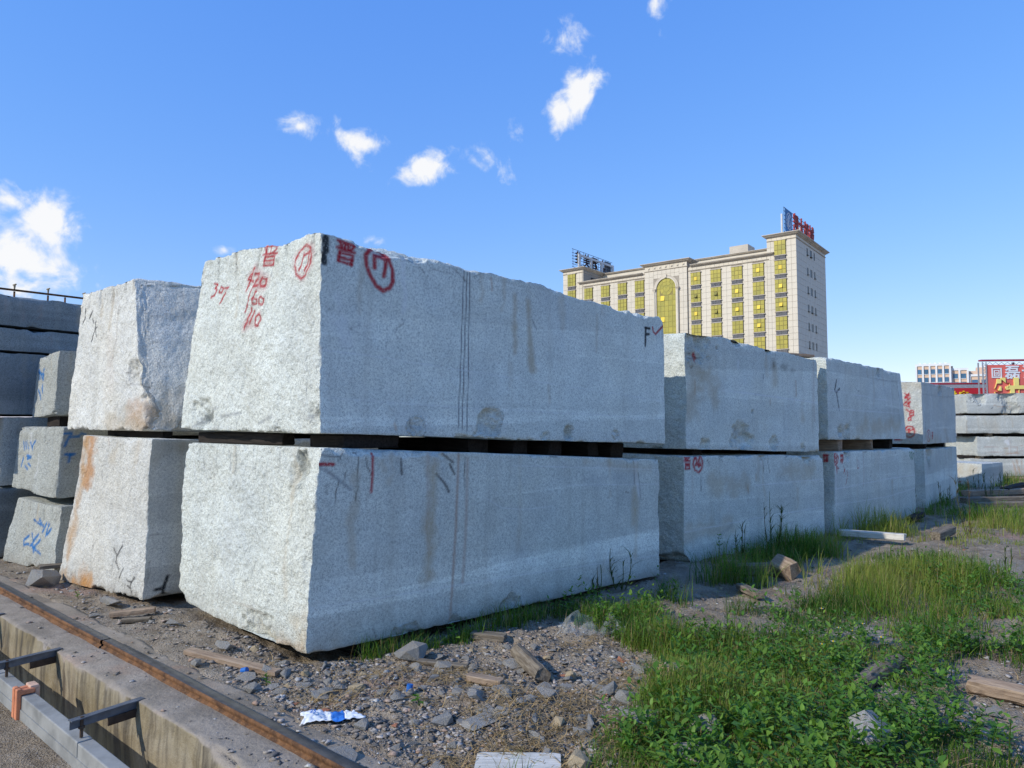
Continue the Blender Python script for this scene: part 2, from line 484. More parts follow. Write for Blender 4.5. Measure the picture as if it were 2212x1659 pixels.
def block(name, label, N, R, L, zb, zt_, mat, res=.02, rough=(.030, .006, .03), Nt=None, Rt=None, Lt=None,
          marks=(), bites=(), cuts=(), grooves=(), seed=1, group=None, bands=True, cat='stone block', chip=.045):
    """N, R, L: plan corners (u,v) of the near edge, the far end of the long face, the far end of the short face.
    zb, zt_: heights of bottom / top at N, R, L."""
    N, R, L = (np.array(p, float) for p in (N, R, L))
    Nt = N if Nt is None else np.array(Nt, float); Rt = R if Rt is None else np.array(Rt, float); Lt = L if Lt is None else np.array(Lt, float)
    to3 = lambda p, z: W(p[0], p[1], z)
    n0, r0, l0 = to3(N, zb[0]), to3(R, zb[1]), to3(L, zb[2])
    n1, r1, l1 = to3(Nt, zt_[0]), to3(Rt, zt_[1]), to3(Lt, zt_[2])
    La, Lb, Hh = np.linalg.norm(l0 - n0), np.linalg.norm(r0 - n0), np.linalg.norm(n1 - n0)
    eA = (l0 - n0) / La; eB = (r0 - n0) / Lb; eZ = np.array([0, 0, 1.0])
    def pos(a, b, c):
        a, b, c = a[:, None], b[:, None], c[:, None]
        p0 = n0 + a * (l0 - n0) + b * (r0 - n0)
        p1 = n1 + a * (l1 - n1) + b * (r1 - n1)
        return p0 * (1 - c) + p1 * c
    ka = max(4, int(La / res)); kb = max(4, int(Lb / res)); kc = max(4, int(Hh / res))
    co = 4
    def lin(n, step): 
        x = np.linspace(0, 1, n + 1)[::step]
        return x if x[-1] == 1 else np.append(x, 1.0)
    faces = {'S': (lin(ka, 1), lin(kc, 1)), 'L': (lin(kb, 1), lin(kc, 1)), 'T': (lin(ka, 3), lin(kb, 2)),
             'l': (lin(kb, co), lin(kc, co)), 'b': (lin(ka, co), lin(kc, co)), 'B': (lin(ka, co), lin(kb, co))}
    Vs = []; Qs = []; base = 0; mk_all = []; tone_all = []; co_all = []
    rs, rl, rt = rough
    rng = np.random.default_rng(seed)
    nb = 7
    bnd = np.sort(rng.uniform(0, Hh, nb)); btone = rng.uniform(.70, 1.20, nb + 1); bslope = rng.uniform(-.03, .04, nb)
    for key, (g1, g2) in faces.items():
        s, t = np.meshgrid(g1, g2); s = s.ravel(); t = t.ravel()
        one = np.ones_like(s); zero = one * 0
        a, b, c = {'S': (s, zero, t), 'L': (zero, s, t), 'T': (s, t, one), 'l': (one, s, t), 'b': (s, one, t), 'B': (s, t, zero)}[key]
        P = pos(a, b, c)
        da, db, dc = a * La, b * Lb, c * Hh
        # relief, each of the three directions fading away from its own face
        def rel(amp, sd, f=1.0):
            Q = P @ np.array([[1, .35, 0], [-.35, 1, 0], [.3, .2, 1]]) if amp > .015 else P
            return amp * (.85 * fbm(P, 1.1 * f, 2, .5, seed * 31 + sd) + .25 * fbm(Q, 6.0 * f, 3, .55, seed * 31 + sd + 7) + .16 * vnoise(Q, 24 * f, seed + sd) + .14 * vnoise(Q, 48 * f, seed + sd + 3))
        dB = rel(rs, 1) * np.exp(-db / .10) - rel(.02, 4) * np.exp(-(Lb - db) / .1)
        dA = rel(rl, 2) * np.exp(-da / .06) - rel(.02, 5) * np.exp(-(La - da) / .1)
        dZ = rel(rt, 3) * np.exp(-(Hh - dc) / .10) + rel(.008, 6) * np.exp(-dc / .05)
        off = dB[:, None] * eB + dA[:, None] * eA + dZ[:, None] * eZ
        # chipped edges
        cn = .18 + np.clip(-.25 + 1.5 * vnoise(P, 2.7, seed + 50) + .9 * vnoise(P, 9, seed + 51) + .45 * vnoise(P, 27, seed + 52), 0, 2.2)
        for (x, y, ex, ey, k_) in ((da, db, eA, eB, .5), (da, Hh - dc, eA, -eZ, 1.0), (db, Hh - dc, eB, -eZ, 1.1), (da, dc, eA, eZ, .8), (db, dc, eB, eZ, 1.0),
                                   (La - da, db, -eA, eB, .7), (Lb - db, da, -eB, eA, .5), (La - da, Hh - dc, -eA, -eZ, 1.0), (Lb - db, Hh - dc, -eB, -eZ, .8)):
            rr = chip * k_ * cn
            d = np.sqrt(x * x + y * y)
            off += (np.clip(rr - d, 0, None) * .6)[:, None] * ((ex + ey) / 1.414)
        coarse = {'S': 1.0, 'L': .12, 'T': 1.0}.get(key, .8) * one
        mk = np.zeros((len(P), 4)); mk[:, :3] = .5
        tone = one * 1.0
        P = P + off
        if key in 'SL':
            ex = eA if key == 'S' else eB
            oo = n0
            nrm = np.cross(ex, (n1 - n0)); nrm /= np.linalg.norm(nrm)
            def hit(px, py):
                d = ray(px, py); o = np.array([0, 0, CAM_H]); tt = ((oo - o) @ nrm) / (d @ nrm)
                q = o + d * tt - oo
                return np.array([q @ ex, q[2]])
            F2 = np.stack([(P - oo) @ ex, P[:, 2] - oo[2]], 1)
            inw = eB if key == 'S' else eA
            if key == 'L' and bands:
                for i in range(nb):
                    dd = F2[:, 1] - (bnd[i] + bslope[i] * F2[:, 0] + .006 * np.sin(F2[:, 0] * 3 + i))
                    tone += (btone[i + 1] - btone[i]) * .5 * (1 / (1 + np.exp(-np.clip(dd / .006, -40, 40))) - .5)
                    tone += .16 * np.exp(-(dd / .009) ** 2) * (.5 + .5 * np.sin(F2[:, 0] * 1.7 + i * 2))
            for (fk, px, py, r, dep) in bites:
                if fk != key: continue
                q = hit(px, py)
                d = np.hypot(*(F2 - q).T) * (1 + .38 * vnoise(P, 5, seed + 80) + .35 * vnoise(P, 15, seed + 83))
                wgt = np.clip(1 - d / r, 0, 1)
                wgt = wgt ** .55 * (d < r)
                P = P + (wgt * (dep * 2.0 + .036 * fbm(P, 12, 3, .6, seed + 81)))[:, None] * inw
                coarse = np.maximum(coarse, (wgt > 0) * .8); tone = np.where(wgt > 0, tone * (.93 + .12 * vnoise(P, 10, seed + 84)), tone)
            for (fk, x0, c0, depth, hw) in grooves:      # drill half-holes running down from the top; hollow shade put into tone
                if fk != key: continue
                hh = F2[:, 1] / Hh
                wv = np.clip((hh - c0) / .06, 0, 1)
                wob = x0 + .012 * np.sin(F2[:, 1] * 5 + x0 * 9)
                gq = np.exp(-((F2[:, 0] - wob) / hw) ** 2) * wv
                P = P + (gq * depth)[:, None] * inw
                tone = tone * (1 - .25 * np.clip(gq, 0, 1))
            wx = (La if key == 'S' else Lb)
            auto = []
            for i in range(int(wx * (4.5 if key == 'L' else 2.5))):          # rain and rust runs, scratches near the top edge
                x = rng.uniform(.02, wx - .02); ln_ = float(np.clip(rng.lognormal(-1.2, .7), .05, Hh)); top = Hh - (0 if rng.random() < .7 else rng.uniform(0, Hh * .6))
                kind_ = rng.random()
                pts = [(x + rng.normal(0, .006) * j, max(.02, top - ln_ * j / 4)) for j in range(5)]
                if kind_ < .40: auto.append((TAN, rng.uniform(.15, .45), rng.uniform(.008, .03), .03, pts))
                elif kind_ < .55: auto.append((PINK, rng.uniform(.15, .4), rng.uniform(.006, .015), .015, pts))
                elif kind_ < .70: auto.append(((.80, .80, .78), rng.uniform(.15, .4), rng.uniform(.006, .02), .015, pts))
                else: auto.append((DARK, rng.uniform(.3, .7), rng.uniform(.002, .005), .005, [(x + rng.normal(0, .05) * j / 2, top - ln_ * .35 * j / 4) for j in range(5)]))
            todo = [(fk, colr, alpha, wid, soft, [hit(*p) for p in st]) for (fk, colr, alpha, wid, soft, strokes) in marks if fk == key for st in strokes]
            todo = [(key, c_, a_, w_, s_, p_) for (c_, a_, w_, s_, p_) in auto] + todo
            if zb[0] < .2:
                sp_ = np.clip(.55 * np.exp(-F2[:, 1] / .10) + .5 * np.exp(-F2[:, 1] / .05) * vnoise(P, 6, seed + 70) + .25 * np.exp(-F2[:, 1] / .22) * vnoise(P, 14, seed + 71), 0, .6)
                mk[:, :3] = (.27, .225, .165); mk[:, 3] = sp_
            if True:
                for (fk, colr, alpha, wid, soft, st) in todo:
                    q = np.array(st)
                    lo = q.min(0) - wid - soft - .08; hi = q.max(0) + wid + soft + .08
                    sel = np.where(((F2 > lo) & (F2 < hi)).all(1))[0]
                    if not len(sel): continue
                    f2 = F2[sel]; best = np.full(len(sel), 9.0)
                    if len(q) == 1: best = np.hypot(*(f2 - q[0]).T)
                    for i in range(len(q) - 1):
                        ab = q[i + 1] - q[i]; tt = np.clip(((f2 - q[i]) @ ab) / (ab @ ab + 1e-9), 0, 1)
                        best = np.minimum(best, np.hypot(*(f2 - q[i] - tt[:, None] * ab).T))
                    if soft > .02: best = best + (wid + soft) * .45 * fbm(P[sel], 7, 3, .6, seed + 60)
                    else: best = best + .2 * wid * vnoise(P[sel], 30, seed + 61)
                    al = np.clip((wid + soft - best) / (2 * soft), 0, 1); al = al * al * (3 - 2 * al) * alpha
                    keep = al > 0
                    ss = sel[keep]; al = al[keep]
                    a0 = mk[ss, 3]; an = al + a0 * (1 - al)
                    mk[ss, :3] = (np.array(colr) * al[:, None] + mk[ss, :3] * (a0 * (1 - al))[:, None]) / np.maximum(an, 1e-6)[:, None]
                    mk[ss, 3] = an
        for (pt, nn, amp) in cuts:      # broken-off corners: everything past the plane falls back onto it
            nn = np.array(nn, float); nn /= np.linalg.norm(nn)
            nn3 = nn[0] * np.array([*EU, 0]) + nn[1] * np.array([*EV, 0]) + nn[2] * eZ
            d = (P - W(*pt)) @ nn3 + amp * fbm(P, 5, 4, .55, seed + 90)
            over = np.clip(d, 0, None)
            P = P - over[:, None] * nn3
            coarse = np.where(over > 0, np.maximum(coarse, .8), coarse)
        n_1, n_2 = len(g1), len(g2)
        ix = np.arange(n_1 * n_2).reshape(n_2, n_1)
        q = np.stack([ix[:-1, :-1], ix[:-1, 1:], ix[1:, 1:], ix[1:, :-1]], -1).reshape(-1, 4)
        flip = key in ('S', 'l', 'B')
        q = q[:, ::-1] if flip else q
        if key == 'T': q = q[:, ::-1]
        if key == 'B': q = q[:, ::-1]
        Vs.append(P); Qs.append(q + base); base += len(P)
        mk_all.append(mk); tone_all.append(tone); co_all.append(coarse)
    V = np.concatenate(Vs)
    me = mesh_np(name, V, np.concatenate(Qs))
    add_attr(me, 'mark', 'FLOAT_COLOR', np.concatenate(mk_all)); add_attr(me, 'tone', 'FLOAT', np.concatenate(tone_all)); add_attr(me, 'coarse', 'FLOAT', np.concatenate(co_all))
    o = link(name, me, M[mat])
    tag(o, label, cat, group)
    return o

z8 = zt(600, 850, 1200 / 2096); z3c = zt(2500, 1250, 800 / 2042); z5b = zt(1200, 1700, 1500 / 2212)
z2 = zt(0, 1600, 1024 / 1888); z1 = zt(0, 800, 1024 / 1659); z2b = zt(0, 1650, 500 / 1106); z1b = zt(0, 1100, 500 / 1659)
z8b = zt(2600, 1750, 1100 / 2212); z5 = zt(3300, 1300, 796 / 1651); z3 = zt(0, 2200, 1500 / 2212)

def ell(cx, cy, rx, ry, tilt=0, n=18):
    t = math.radians(tilt)
    return [(cx + rx * math.cos(a) * math.cos(t) - ry * math.sin(a) * math.sin(t), cy + rx * math.cos(a) * math.sin(t) + ry * math.sin(a) * math.cos(t))
            for a in (2 * math.pi * i / n for i in range(n + 1))]

GRP_ROW = 'granite blocks stacked in two layers along the yard'
# --- the two big blocks in front
jin_s = [[(770, 235), (852, 222)], [(790, 235), (788, 280)], [(818, 232), (815, 278)], [(775, 250), (782, 272)], [(846, 240), (835, 268)], [(760, 292), (850, 276)],
         [(780, 308), (770, 370)], [(780, 308), (838, 298), (826, 362)], [(776, 336), (832, 328)], [(770, 368), (828, 358)]]
num17_s = [[(1085, 225), (1110, 240), (1118, 290), (1110, 360), (1080, 430), (1048, 460), (1010, 430), (997, 370), (1005, 310), (1040, 255), (1085, 225)],
           [(1062, 285), (1030, 400)], [(1060, 302), (1102, 270), (1092, 330), (1070, 405)]]
num307 = [[(410, 490), (435, 497), (413, 525), (436, 537), (415, 572), (390, 590)], [(462, 515), (480, 525), (470, 555), (446, 555), (462, 515)], [(487, 527), (520, 518), (495, 560), (460, 635)]]
num420 = [[(712, 385), (665, 465), (702, 478)], [(695, 430), (655, 545)], [(718, 428), (746, 423), (735, 460), (700, 515), (738, 505)], [(768, 452), (790, 465), (780, 510), (755, 512), (750, 480), (768, 452)]]
num160 = [[(695, 535), (648, 695)], [(728, 545), (700, 600), (700, 635), (725, 635), (730, 602), (705, 600)], [(757, 585), (777, 600), (767, 640), (740, 637), (745, 600), (757, 585)]]
num110 = [[(690, 665), (648, 810)], [(712, 685), (680, 775)], [(746, 703), (752, 740), (737, 790), (715, 785), (720, 730), (746, 703)]]
jin_l = [[(1315, 195), (1435, 235)], [(1330, 210), (1346, 245)], [(1362, 215), (1366, 255)], [(1388, 225), (1390, 262)], [(1425, 240), (1406, 268)], [(1308, 242), (1430, 282)],
         [(1326, 276), (1316, 335)], [(1326, 278), (1418, 302), (1408, 370)], [(1322, 308), (1412, 335)], [(1316, 335), (1410, 366)]]
circ_l = [[(1530, 265), (1570, 248), (1620, 262), (1665, 320), (1695, 400), (1697, 480), (1672, 530), (1630, 547), (1580, 512), (1540, 442), (1512, 362), (1508, 300), (1530, 265)],
          [(1568, 300), (1570, 385)], [(1588, 305), (1630, 315), (1650, 345), (1635, 445)]]
block('granite_block', 'large upper grey granite block painted with red circled 17 on both faces', (-4.28, 2.85), (-3.83, 6.95), (-6.5, 2.9),
      (1.558, 1.418, 1.58), (2.985, 2.785, 3.10), 'granite', .0125, (.034, .0045, .048), Lt=(-6.28, 2.95), seed=11, group=GRP_ROW,
      marks=[('S', RED, .95, .010, .007, z8(jin_s + num17_s + num307 + num420 + num160 + num110)), ('L', RED, .96, .013, .009, z8(jin_l)), ('L', RED, .96, .018, .012, z8(circ_l)),
             ('S', RED, .25, .03, .03, z8(num17_s[:1] + num420 + num110)),
             ('L', BLACK, .95, .028, .010, z8([[(1228, 178), (1230, 262)], [(1212, 300), (1216, 345)]])), ('S', BLACK, .9, .02, .01, z8([[(1222, 190), (1222, 262)], [(1212, 300), (1210, 345)]])),
             ('L', BLACK, .95, .016, .006, z3c([[(212, 160), (208, 340)], [(205, 157), (255, 163)], [(212, 222), (246, 222)]])),
             ('L', RED, .95, .012, .008, z3c([[(285, 150), (290, 195), (315, 220), (350, 180), (400, 128)]])),
             ('L', DARK, .9, .0055, .004, [[(1003, 573), (990, 925)], [(1010, 575), (998, 928)], [(1016, 577), (1009, 930)]]),
             ('L', TAN, .65, .025, .03, [[(1112, 640), (1113, 760)], [(1140, 650), (1150, 800)]]), ('L', TAN, .35, .012, .02, [[(1290, 680), (1288, 760)], [(1185, 835), (1188, 870)]]),
             ('L', RUSTY, .55, .008, .012, [[(1062, 600), (1064, 628)], [(852, 915), (856, 928)]]),
             ('L', (.78, .79, .79), .35, .03, .05, [[(725, 640), (740, 690)], [(720, 680), (745, 735)]]),
             ('L', WHITE, .35, .004, .006, [[(690, 755), (800, 768), (1000, 800), (1250, 838), (1440, 868)], [(700, 858), (1000, 880), (1440, 905)]]),
             ('L', DARK, .6, .005, .006, [[(860, 553), (905, 572)], [(905, 575), (918, 590)], [(930, 580), (980, 592)], [(985, 585), (1010, 610)], [(885, 905), (890, 925)], [(1150, 690), (1160, 712)]]),
             ('S', GREY, .55, .012, .012, [[(435, 905), (470, 880)], [(480, 900), (520, 892)], [(660, 905), (685, 885)], [(560, 915), (590, 900)], [(420, 925), (445, 905)]]),
             ('S', TAN, .4, .012, .03, [[(503, 545), (502, 580)], [(660, 500), (660, 525)]])],
      bites=[('L', 1062, 908, .13, .03), ('L', 1228, 940, .065, .03), ('L', 1180, 945, .05, .015), ('L', 900, 925, .07, .01), ('S', 680, 895, .10, .02), ('S', 450, 905, .16, .03), ('L', 1330, 940, .05, .012)],
      grooves=[('S', x, c0, .014, .014) for x, c0 in ((.12, .90), (.55, .90), (.98, .88), (1.35, .86), (1.72, .88), (2.05, .92))])
block('granite_block', 'large lower grey granite block nearest the camera with thin red stripe', (-4.31, 2.80), (-3.87, 6.87), (-6.47, 2.86),
      (.035, .015, .07), (1.462, 1.253, 1.462), 'granite', .0125, (.036, .004, .006), Nt=(-4.24, 2.84), Lt=(-6.36, 2.88), seed=12, group=GRP_ROW,
      cuts=[((-5.3, 5.2, 1.40), (-.4, .25, 1), .02), ((-6.40, 2.9, .16), (-1, -.5, -1.2), .03), ((-4.6, 2.8, .02), (.15, -1.1, -.8), .025)],
      marks=[('L', RED, .97, .013, .007, z5b([[(108, 230), (198, 232)]])), ('L', RED, .92, .011, .010, z5b([[(433, 140), (430, 300), (422, 395)]])),
             ('L', GREY, .65, .010, .010, z5b([[(120, 250), (200, 300), (300, 382)]])),
             ('L', DARK, .75, .005, .005, z5b([[(345, 215), (340, 380), (325, 455)], [(390, 195), (400, 245), (420, 290)], [(228, 335), (210, 400), (212, 460)], [(160, 350), (158, 410)], [(335, 140), (350, 215)], [(270, 280), (258, 335)], [(980, 190), (978, 370)], [(1990, 210), (1990, 350)], [(2015, 280), (2025, 430)], [(255, 160), (230, 210)], [(1950, 195), (1948, 260)], [(430, 1200), (450, 1255)], [(1935, 395), (1955, 402)]])),
             ('L', DARK, .8, .011, .006, z5b([[(812, 290), (860, 345), (885, 395)], [(850, 170), (912, 222)], [(890, 230), (920, 290)], [(600, 200), (605, 290)]])),
             ('L', BLACK, .7, .006, .006, z5b([[(110, 178), (235, 187)], [(320, 165), (430, 140)], [(1370, 180), (1375, 190)], [(1490, 185), (1530, 190)]])),
             ('L', PINK, .75, .013, .012, z5b([[(945, 160), (925, 600), (880, 1220)]])), ('L', PINK, .55, .013, .015, z5b([[(997, 200), (985, 600), (960, 930)]])),
             ('L', TAN, .65, .04, .05, z5b([[(800, 200), (785, 500), (755, 900)]])), ('L', TAN, .40, .02, .06, z5b([[(690, 170), (1100, 190)], [(1700, 220), (2080, 260)], [(1800, 780), (1790, 850)], [(205, 1290), (205, 1380)], [(440, 1260), (450, 1310)]])),
             ('L', WHITE, .40, .005, .008, z5b([[(50, 1085), (600, 1000), (1200, 900), (2140, 765)], [(1100, 430), (1200, 490), (1330, 500), (1500, 480)], [(1590, 355), (2140, 350)], [(1270, 240), (2140, 265)]])),
             ('L', (.30, .32, .33), .30, .05, .06, z5b([[(1700, 320), (1980, 320)]])),
             ('S', TAN, .55, .05, .09, [[(610, 1400), (655, 1395)], [(640, 1350), (660, 1330)], [(560, 1385), (600, 1400)]]), ('S', RUSTY, .3, .02, .05, [[(600, 1385), (650, 1405)]]),
             ('S', (.34, .28, .2), .5, .008, .01, [[(505, 1300), (545, 1310), (570, 1330)]]),
             ('S', GREY, .5, .008, .01, [[(440, 985), (440, 1010)], [(495, 975), (495, 1015)], [(545, 970), (545, 1010)], [(600, 975), (600, 1020)], [(375, 1290), (378, 1300)]])],
      bites=[('S', 655, 1005, .10, .04), ('S', 640, 1040, .16, .02), ('S', 560, 1380, .22, .03), ('L', 985, 1355, .10, .02), ('L', 1100, 1320, .12, .015), ('L', 880, 1380, .12, .012)],
      grooves=[('S', x, .80, .007, .012) for x in (.25, .55, .85, 1.2, 1.5, 1.85)])
# --- the pale pair to their left
block('granite_block', 'upper pale granite block with broken brown-stained corner, left of the circled 17 block', (-6.80, 2.72), (-6.95, 6.4), (-8.92, 2.68),
      (1.566, 1.50, 1.579), (3.06, 2.92, 3.09), 'granite_b', .015, (.032, .004, .055), Lt=(-8.72, 2.75), seed=21, group=GRP_ROW,
      cuts=[((-6.98, 2.72, 1.95), (1.0, -.30, .28), .008)],
      marks=[('S', BLACK, .9, .011, .008, z1([[(525, 700), (520, 760), (510, 795)], [(570, 715), (550, 765)], [(570, 765), (580, 790)], [(597, 785), (590, 840), (570, 915)], [(607, 820), (590, 836)], [(592, 840), (605, 880)]])),
             ('S', (.24, .19, .14), .5, .012, .02, z1([[(750, 680), (735, 800), (748, 900), (700, 1080)], [(605, 590), (600, 615)], [(855, 480), (850, 580)], [(770, 500), (760, 560)]])),
             ('S', RUSTY, .55, .06, .10, z1([[(850, 1400), (950, 1460), (1040, 1450)], [(880, 1330), (960, 1360)]])), ('S', TAN, .5, .10, .16, z1([[(960, 1300), (1030, 1420)], [(700, 1470), (1000, 1470)]])),
             ('L', TAN, .6, .12, .16, z1([[(1080, 1300), (1110, 1420)]])), ('S', DARK, .6, .006, .008, z1([[(820, 1195), (920, 1190), (1050, 1200)], [(815, 1120), (880, 1125)]])),
             ('S', (.62, .52, .42), .25, .10, .12, z1([[(700, 950), (690, 1200)]]))],
      bites=[('S', 325, 880, .22, .05), ('S', 290, 800, .14, .02)],
      grooves=[('S', x, .86, .022, .018) for x in (.32, .70, 1.05, 1.38, 1.7)])
block('granite_block', 'lower pale granite block with orange rust streak, left of the nearest block', (-6.80, 2.70), (-6.95, 6.4), (-8.72, 2.60),
      (.03, 0, -.03), (1.495, 1.45, 1.513), 'granite_b', .015, (.024, .006, .012), Nt=(-6.73, 2.72), Lt=(-8.28, 2.66), seed=22, group=GRP_ROW,
      marks=[('S', (.50, .24, .085), .85, .10, .09, z2([[(670, 270), (655, 420), (615, 580)]])), ('S', (.48, .28, .12), .75, .055, .09, z2([[(625, 300), (575, 600), (535, 900), (495, 1200), (480, 1300)]])),
             ('S', (.50, .25, .08), .9, .08, .09, z2([[(540, 1340), (650, 1400)], [(620, 1310), (640, 1360)]])), ('S', TAN, .4, .05, .08, z2([[(860, 320), (820, 430)], [(1020, 320), (980, 520)]])),
             ('S', BLACK, .92, .009, .006, z2([[(840, 1095), (862, 1150), (850, 1200)], [(900, 1075), (858, 1160)], [(855, 1200), (880, 1250)], [(910, 1240), (880, 1312)], [(930, 1325), (965, 1345), (985, 1310)], [(935, 1370), (960, 1388), (966, 1422)], [(965, 1345), (955, 1388)]])),
             ('L', BLACK, .95, .017, .008, z2([[(1235, 1300), (1205, 1380), (1198, 1450)], [(1145, 1400), (1208, 1380)], [(1115, 1475), (1225, 1452)]])),
             ('L', (.34, .29, .20), .5, .10, .12, z2([[(1100, 330), (1300, 340)]])), ('L', DARK, .5, .005, .005, z2([[(1100, 1190), (1085, 1350)], [(1100, 1000), (1180, 990)]])),
             ('S', DARK, .6, .005, .006, z2([[(680, 1070), (685, 1095)], [(845, 1350), (840, 1440)], [(570, 1260), (565, 1320)], [(738, 520), (740, 600)], [(880, 400), (880, 440)]]))])
# --- further blocks of the row
red_b2l = [[(275, 165), (320, 165)], [(285, 170), (290, 188)], [(305, 170), (303, 188)], [(272, 192), (322, 192)], [(285, 212), (285, 255)], [(285, 212), (318, 210), (318, 253)], [(285, 232), (318, 230)], [(282, 254), (320, 252)]]
red_26 = [[(385, 138), (355, 168), (345, 215), (360, 260), (390, 282), (415, 252), (422, 200), (408, 155), (385, 138)], [(360, 172), (375, 170), (375, 200), (362, 222), (385, 215)], [(396, 165), (385, 200), (390, 236), (404, 225), (400, 205), (388, 212)]]
block('granite_block', 'upper grey granite block with small red arrow, second in the row', (-4.03, 7.82), (-3.45, 10.85), (-6.3, 7.9), (1.335, 1.235, 1.36), (2.775, 2.572, 2.82), 'granite', .02, (.035, .006, .035), seed=31, group=GRP_ROW,
      marks=[('L', RED, .95, .014, .008, z3c([[(735, 415), (722, 500)], [(733, 420), (758, 465), (735, 465)]])), ('L', BLACK, .8, .007, .006, z3c([[(680, 466), (790, 460)], [(682, 418), (702, 420)]])),
             ('L', TAN, .55, .12, .16, z3c([[(680, 560), (690, 800), (640, 1000)], [(860, 720), (900, 800)]])), ('L', RUSTY, .5, .012, .02, z3c([[(715, 700), (715, 830)], [(1485, 900), (1485, 930)], [(1745, 700), (1750, 850)]])),
             ('L', TAN, .45, .04, .07, z3c([[(1520, 480), (1540, 700)], [(1800, 920), (1810, 1100)]])), ('L', WHITE, .5, .008, .008, z3c([[(980, 795), (1500, 855), (1960, 925)]])),
             ('L', DARK, .5, .03, .05, z3c([[(1600, 540), (1640, 570)], [(1710, 590), (1730, 595)], [(1510, 480), (1520, 520)]])), ('L', DARK, .7, .006, .006, z3c([[(1325, 800), (1327, 850)], [(1305, 500), (1315, 525)], [(1410, 630), (1412, 680)]])),
             ('L', WHITE, .45, .015, .02, z3c([[(1155, 500), (1155, 560)], [(700, 250), (800, 260)]])), ('L', GREY, .35, .03, .05, z3c([[(1140, 1200), (1250, 1290)]]))],
      bites=[('L', 1604, 945, .20, .05), ('L', 1672, 958, .11, .04), ('L', 1506, 738, .22, .04), ('L', 1735, 965, .06, .02), ('L', 1590, 730, .10, .04), ('L', 1525, 962, .07, .03), ('L', 1660, 752, .08, .04)])
block('granite_block', 'lower grey granite block painted with red circled 26', (-4.05, 7.75), (-3.42, 10.9), (-6.3, 7.8), (-.03, -.02, -.03), (1.262, 1.19, 1.28), 'granite', .02, (.035, .006, .012), seed=32, group=GRP_ROW,
      cuts=[((-4.0, 7.80, .10), (.25, -1, -.9), .04)],
      marks=[('L', RED, .96, .012, .006, z8b(red_b2l)), ('L', RED, .95, .014, .010, z8b(red_26)), ('L', TAN, .45, .10, .10, z8b([[(290, 790), (450, 740), (640, 700)], [(500, 370), (780, 400)], [(1080, 270), (1300, 260)]])),
             ('L', WHITE, .5, .008, .010, z8b([[(280, 760), (650, 690), (900, 640), (1380, 560)], [(850, 385), (1400, 335)]])), ('L', DARK, .6, .007, .006, z8b([[(460, 180), (485, 225)], [(405, 320), (408, 430)], [(550, 160), (585, 195)], [(910, 210), (920, 300)], [(945, 180), (965, 280)], [(1085, 165), (1130, 135)]])),
             ('L', RUSTY, .5, .008, .01, z8b([[(853, 300), (853, 345)], [(790, 380), (790, 450)]])), ('L', GREY, .3, .02, .03, z8b([[(660, 700), (560, 790)]]))],
      bites=[('L', 1645, 982, .08, .03), ('L', 1745, 985, .10, .03), ('L', 1560, 983, .05, .02)])
red_b3l = [[(1390, 138), (1430, 138)], [(1390, 160), (1428, 160)], [(1392, 175), (1426, 175)], [(1392, 195), (1426, 195)], [(1395, 138), (1395, 160)], [(1420, 140), (1420, 195)]]
red_28 = [[(1485, 133), (1470, 165), (1475, 205), (1490, 222), (1508, 200), (1514, 160), (1500, 135), (1485, 133)], [(1478, 160), (1490, 158), (1480, 195), (1496, 195)], [(1502, 152), (1495, 172), (1503, 190), (1497, 172), (1502, 152)], [(1497, 222), (1503, 285)], [(1500, 235), (1518, 252)],
          [(1530, 138), (1551, 138)], [(1530, 158), (1552, 158)], [(1533, 175), (1550, 175), (1549, 198), (1533, 198), (1533, 175)], [(1536, 140), (1538, 156)], [(1546, 140), (1545, 156)]]
block('granite_block', 'upper grey granite block with a long black tick mark, third in the row', (-3.42, 11.2), (-3.1, 14.6), (-6.0, 11.3), (1.405, 1.385, 1.42), (2.662, 2.60, 2.68), 'granite', .025, (.035, .008, .03), seed=41, group=GRP_ROW, Rt=(-3.15, 14.5),
      marks=[('L', BLACK, .92, .016, .010, z5([[(97, 455), (80, 540), (95, 560), (118, 705)], [(122, 527), (95, 560)]])), ('L', TAN, .5, .10, .12, z5([[(300, 850), (600, 840)]])), ('L', WHITE, .4, .008, .01, z5([[(40, 540), (600, 640)], [(50, 690), (650, 740)]])), ('L', DARK, .55, .008, .008, z5([[(420, 440), (600, 470)], [(610, 480), (640, 700)], [(130, 290), (290, 330)]]))],
      bites=[('L', 1830, 940, .16, .04), ('L', 1815, 932, .10, .03), ('L', 1900, 806, .08, .04)])
block('granite_block', 'lower grey granite block painted with red circled 28 and green 355', (-3.38, 11.25), (-3.04, 14.9), (-6.0, 11.3), (-.03, -.03, -.03), (1.232, 1.21, 1.24), 'granite', .025, (.035, .006, .012), seed=42, group=GRP_ROW,
      marks=[('S', RED, .95, .014, .008, z8b(red_b3l)), ('L', RED, .95, .014, .008, z8b(red_28)), ('L', RED, .85, .008, .006, z8b([[(1462, 130), (1470, 325)], [(1555, 235), (1565, 270), (1575, 300)], [(1568, 245), (1555, 290)], [(1580, 265), (1590, 292), (1575, 375)], [(1668, 187), (1678, 190), (1680, 250), (1668, 245), (1668, 187)]])),
             ('L', GREEN, .9, .012, .006, z8b([[(2085, 120), (2096, 125), (2088, 145), (2098, 168)], [(2108, 122), (2100, 122), (2106, 145), (2100, 170)], [(2122, 128), (2112, 128), (2116, 150), (2108, 178)]])),
             ('L', WHITE, .45, .010, .012, z8b([[(1470, 420), (1870, 340), (2130, 300)], [(1480, 540), (1900, 480), (2140, 405)]])), ('L', RUSTY, .3, .01, .02, z8b([[(2075, 75), (2075, 125)], [(1490, 100), (1495, 200)]]))],
      bites=[('L', 1830, 985, .08, .03)])
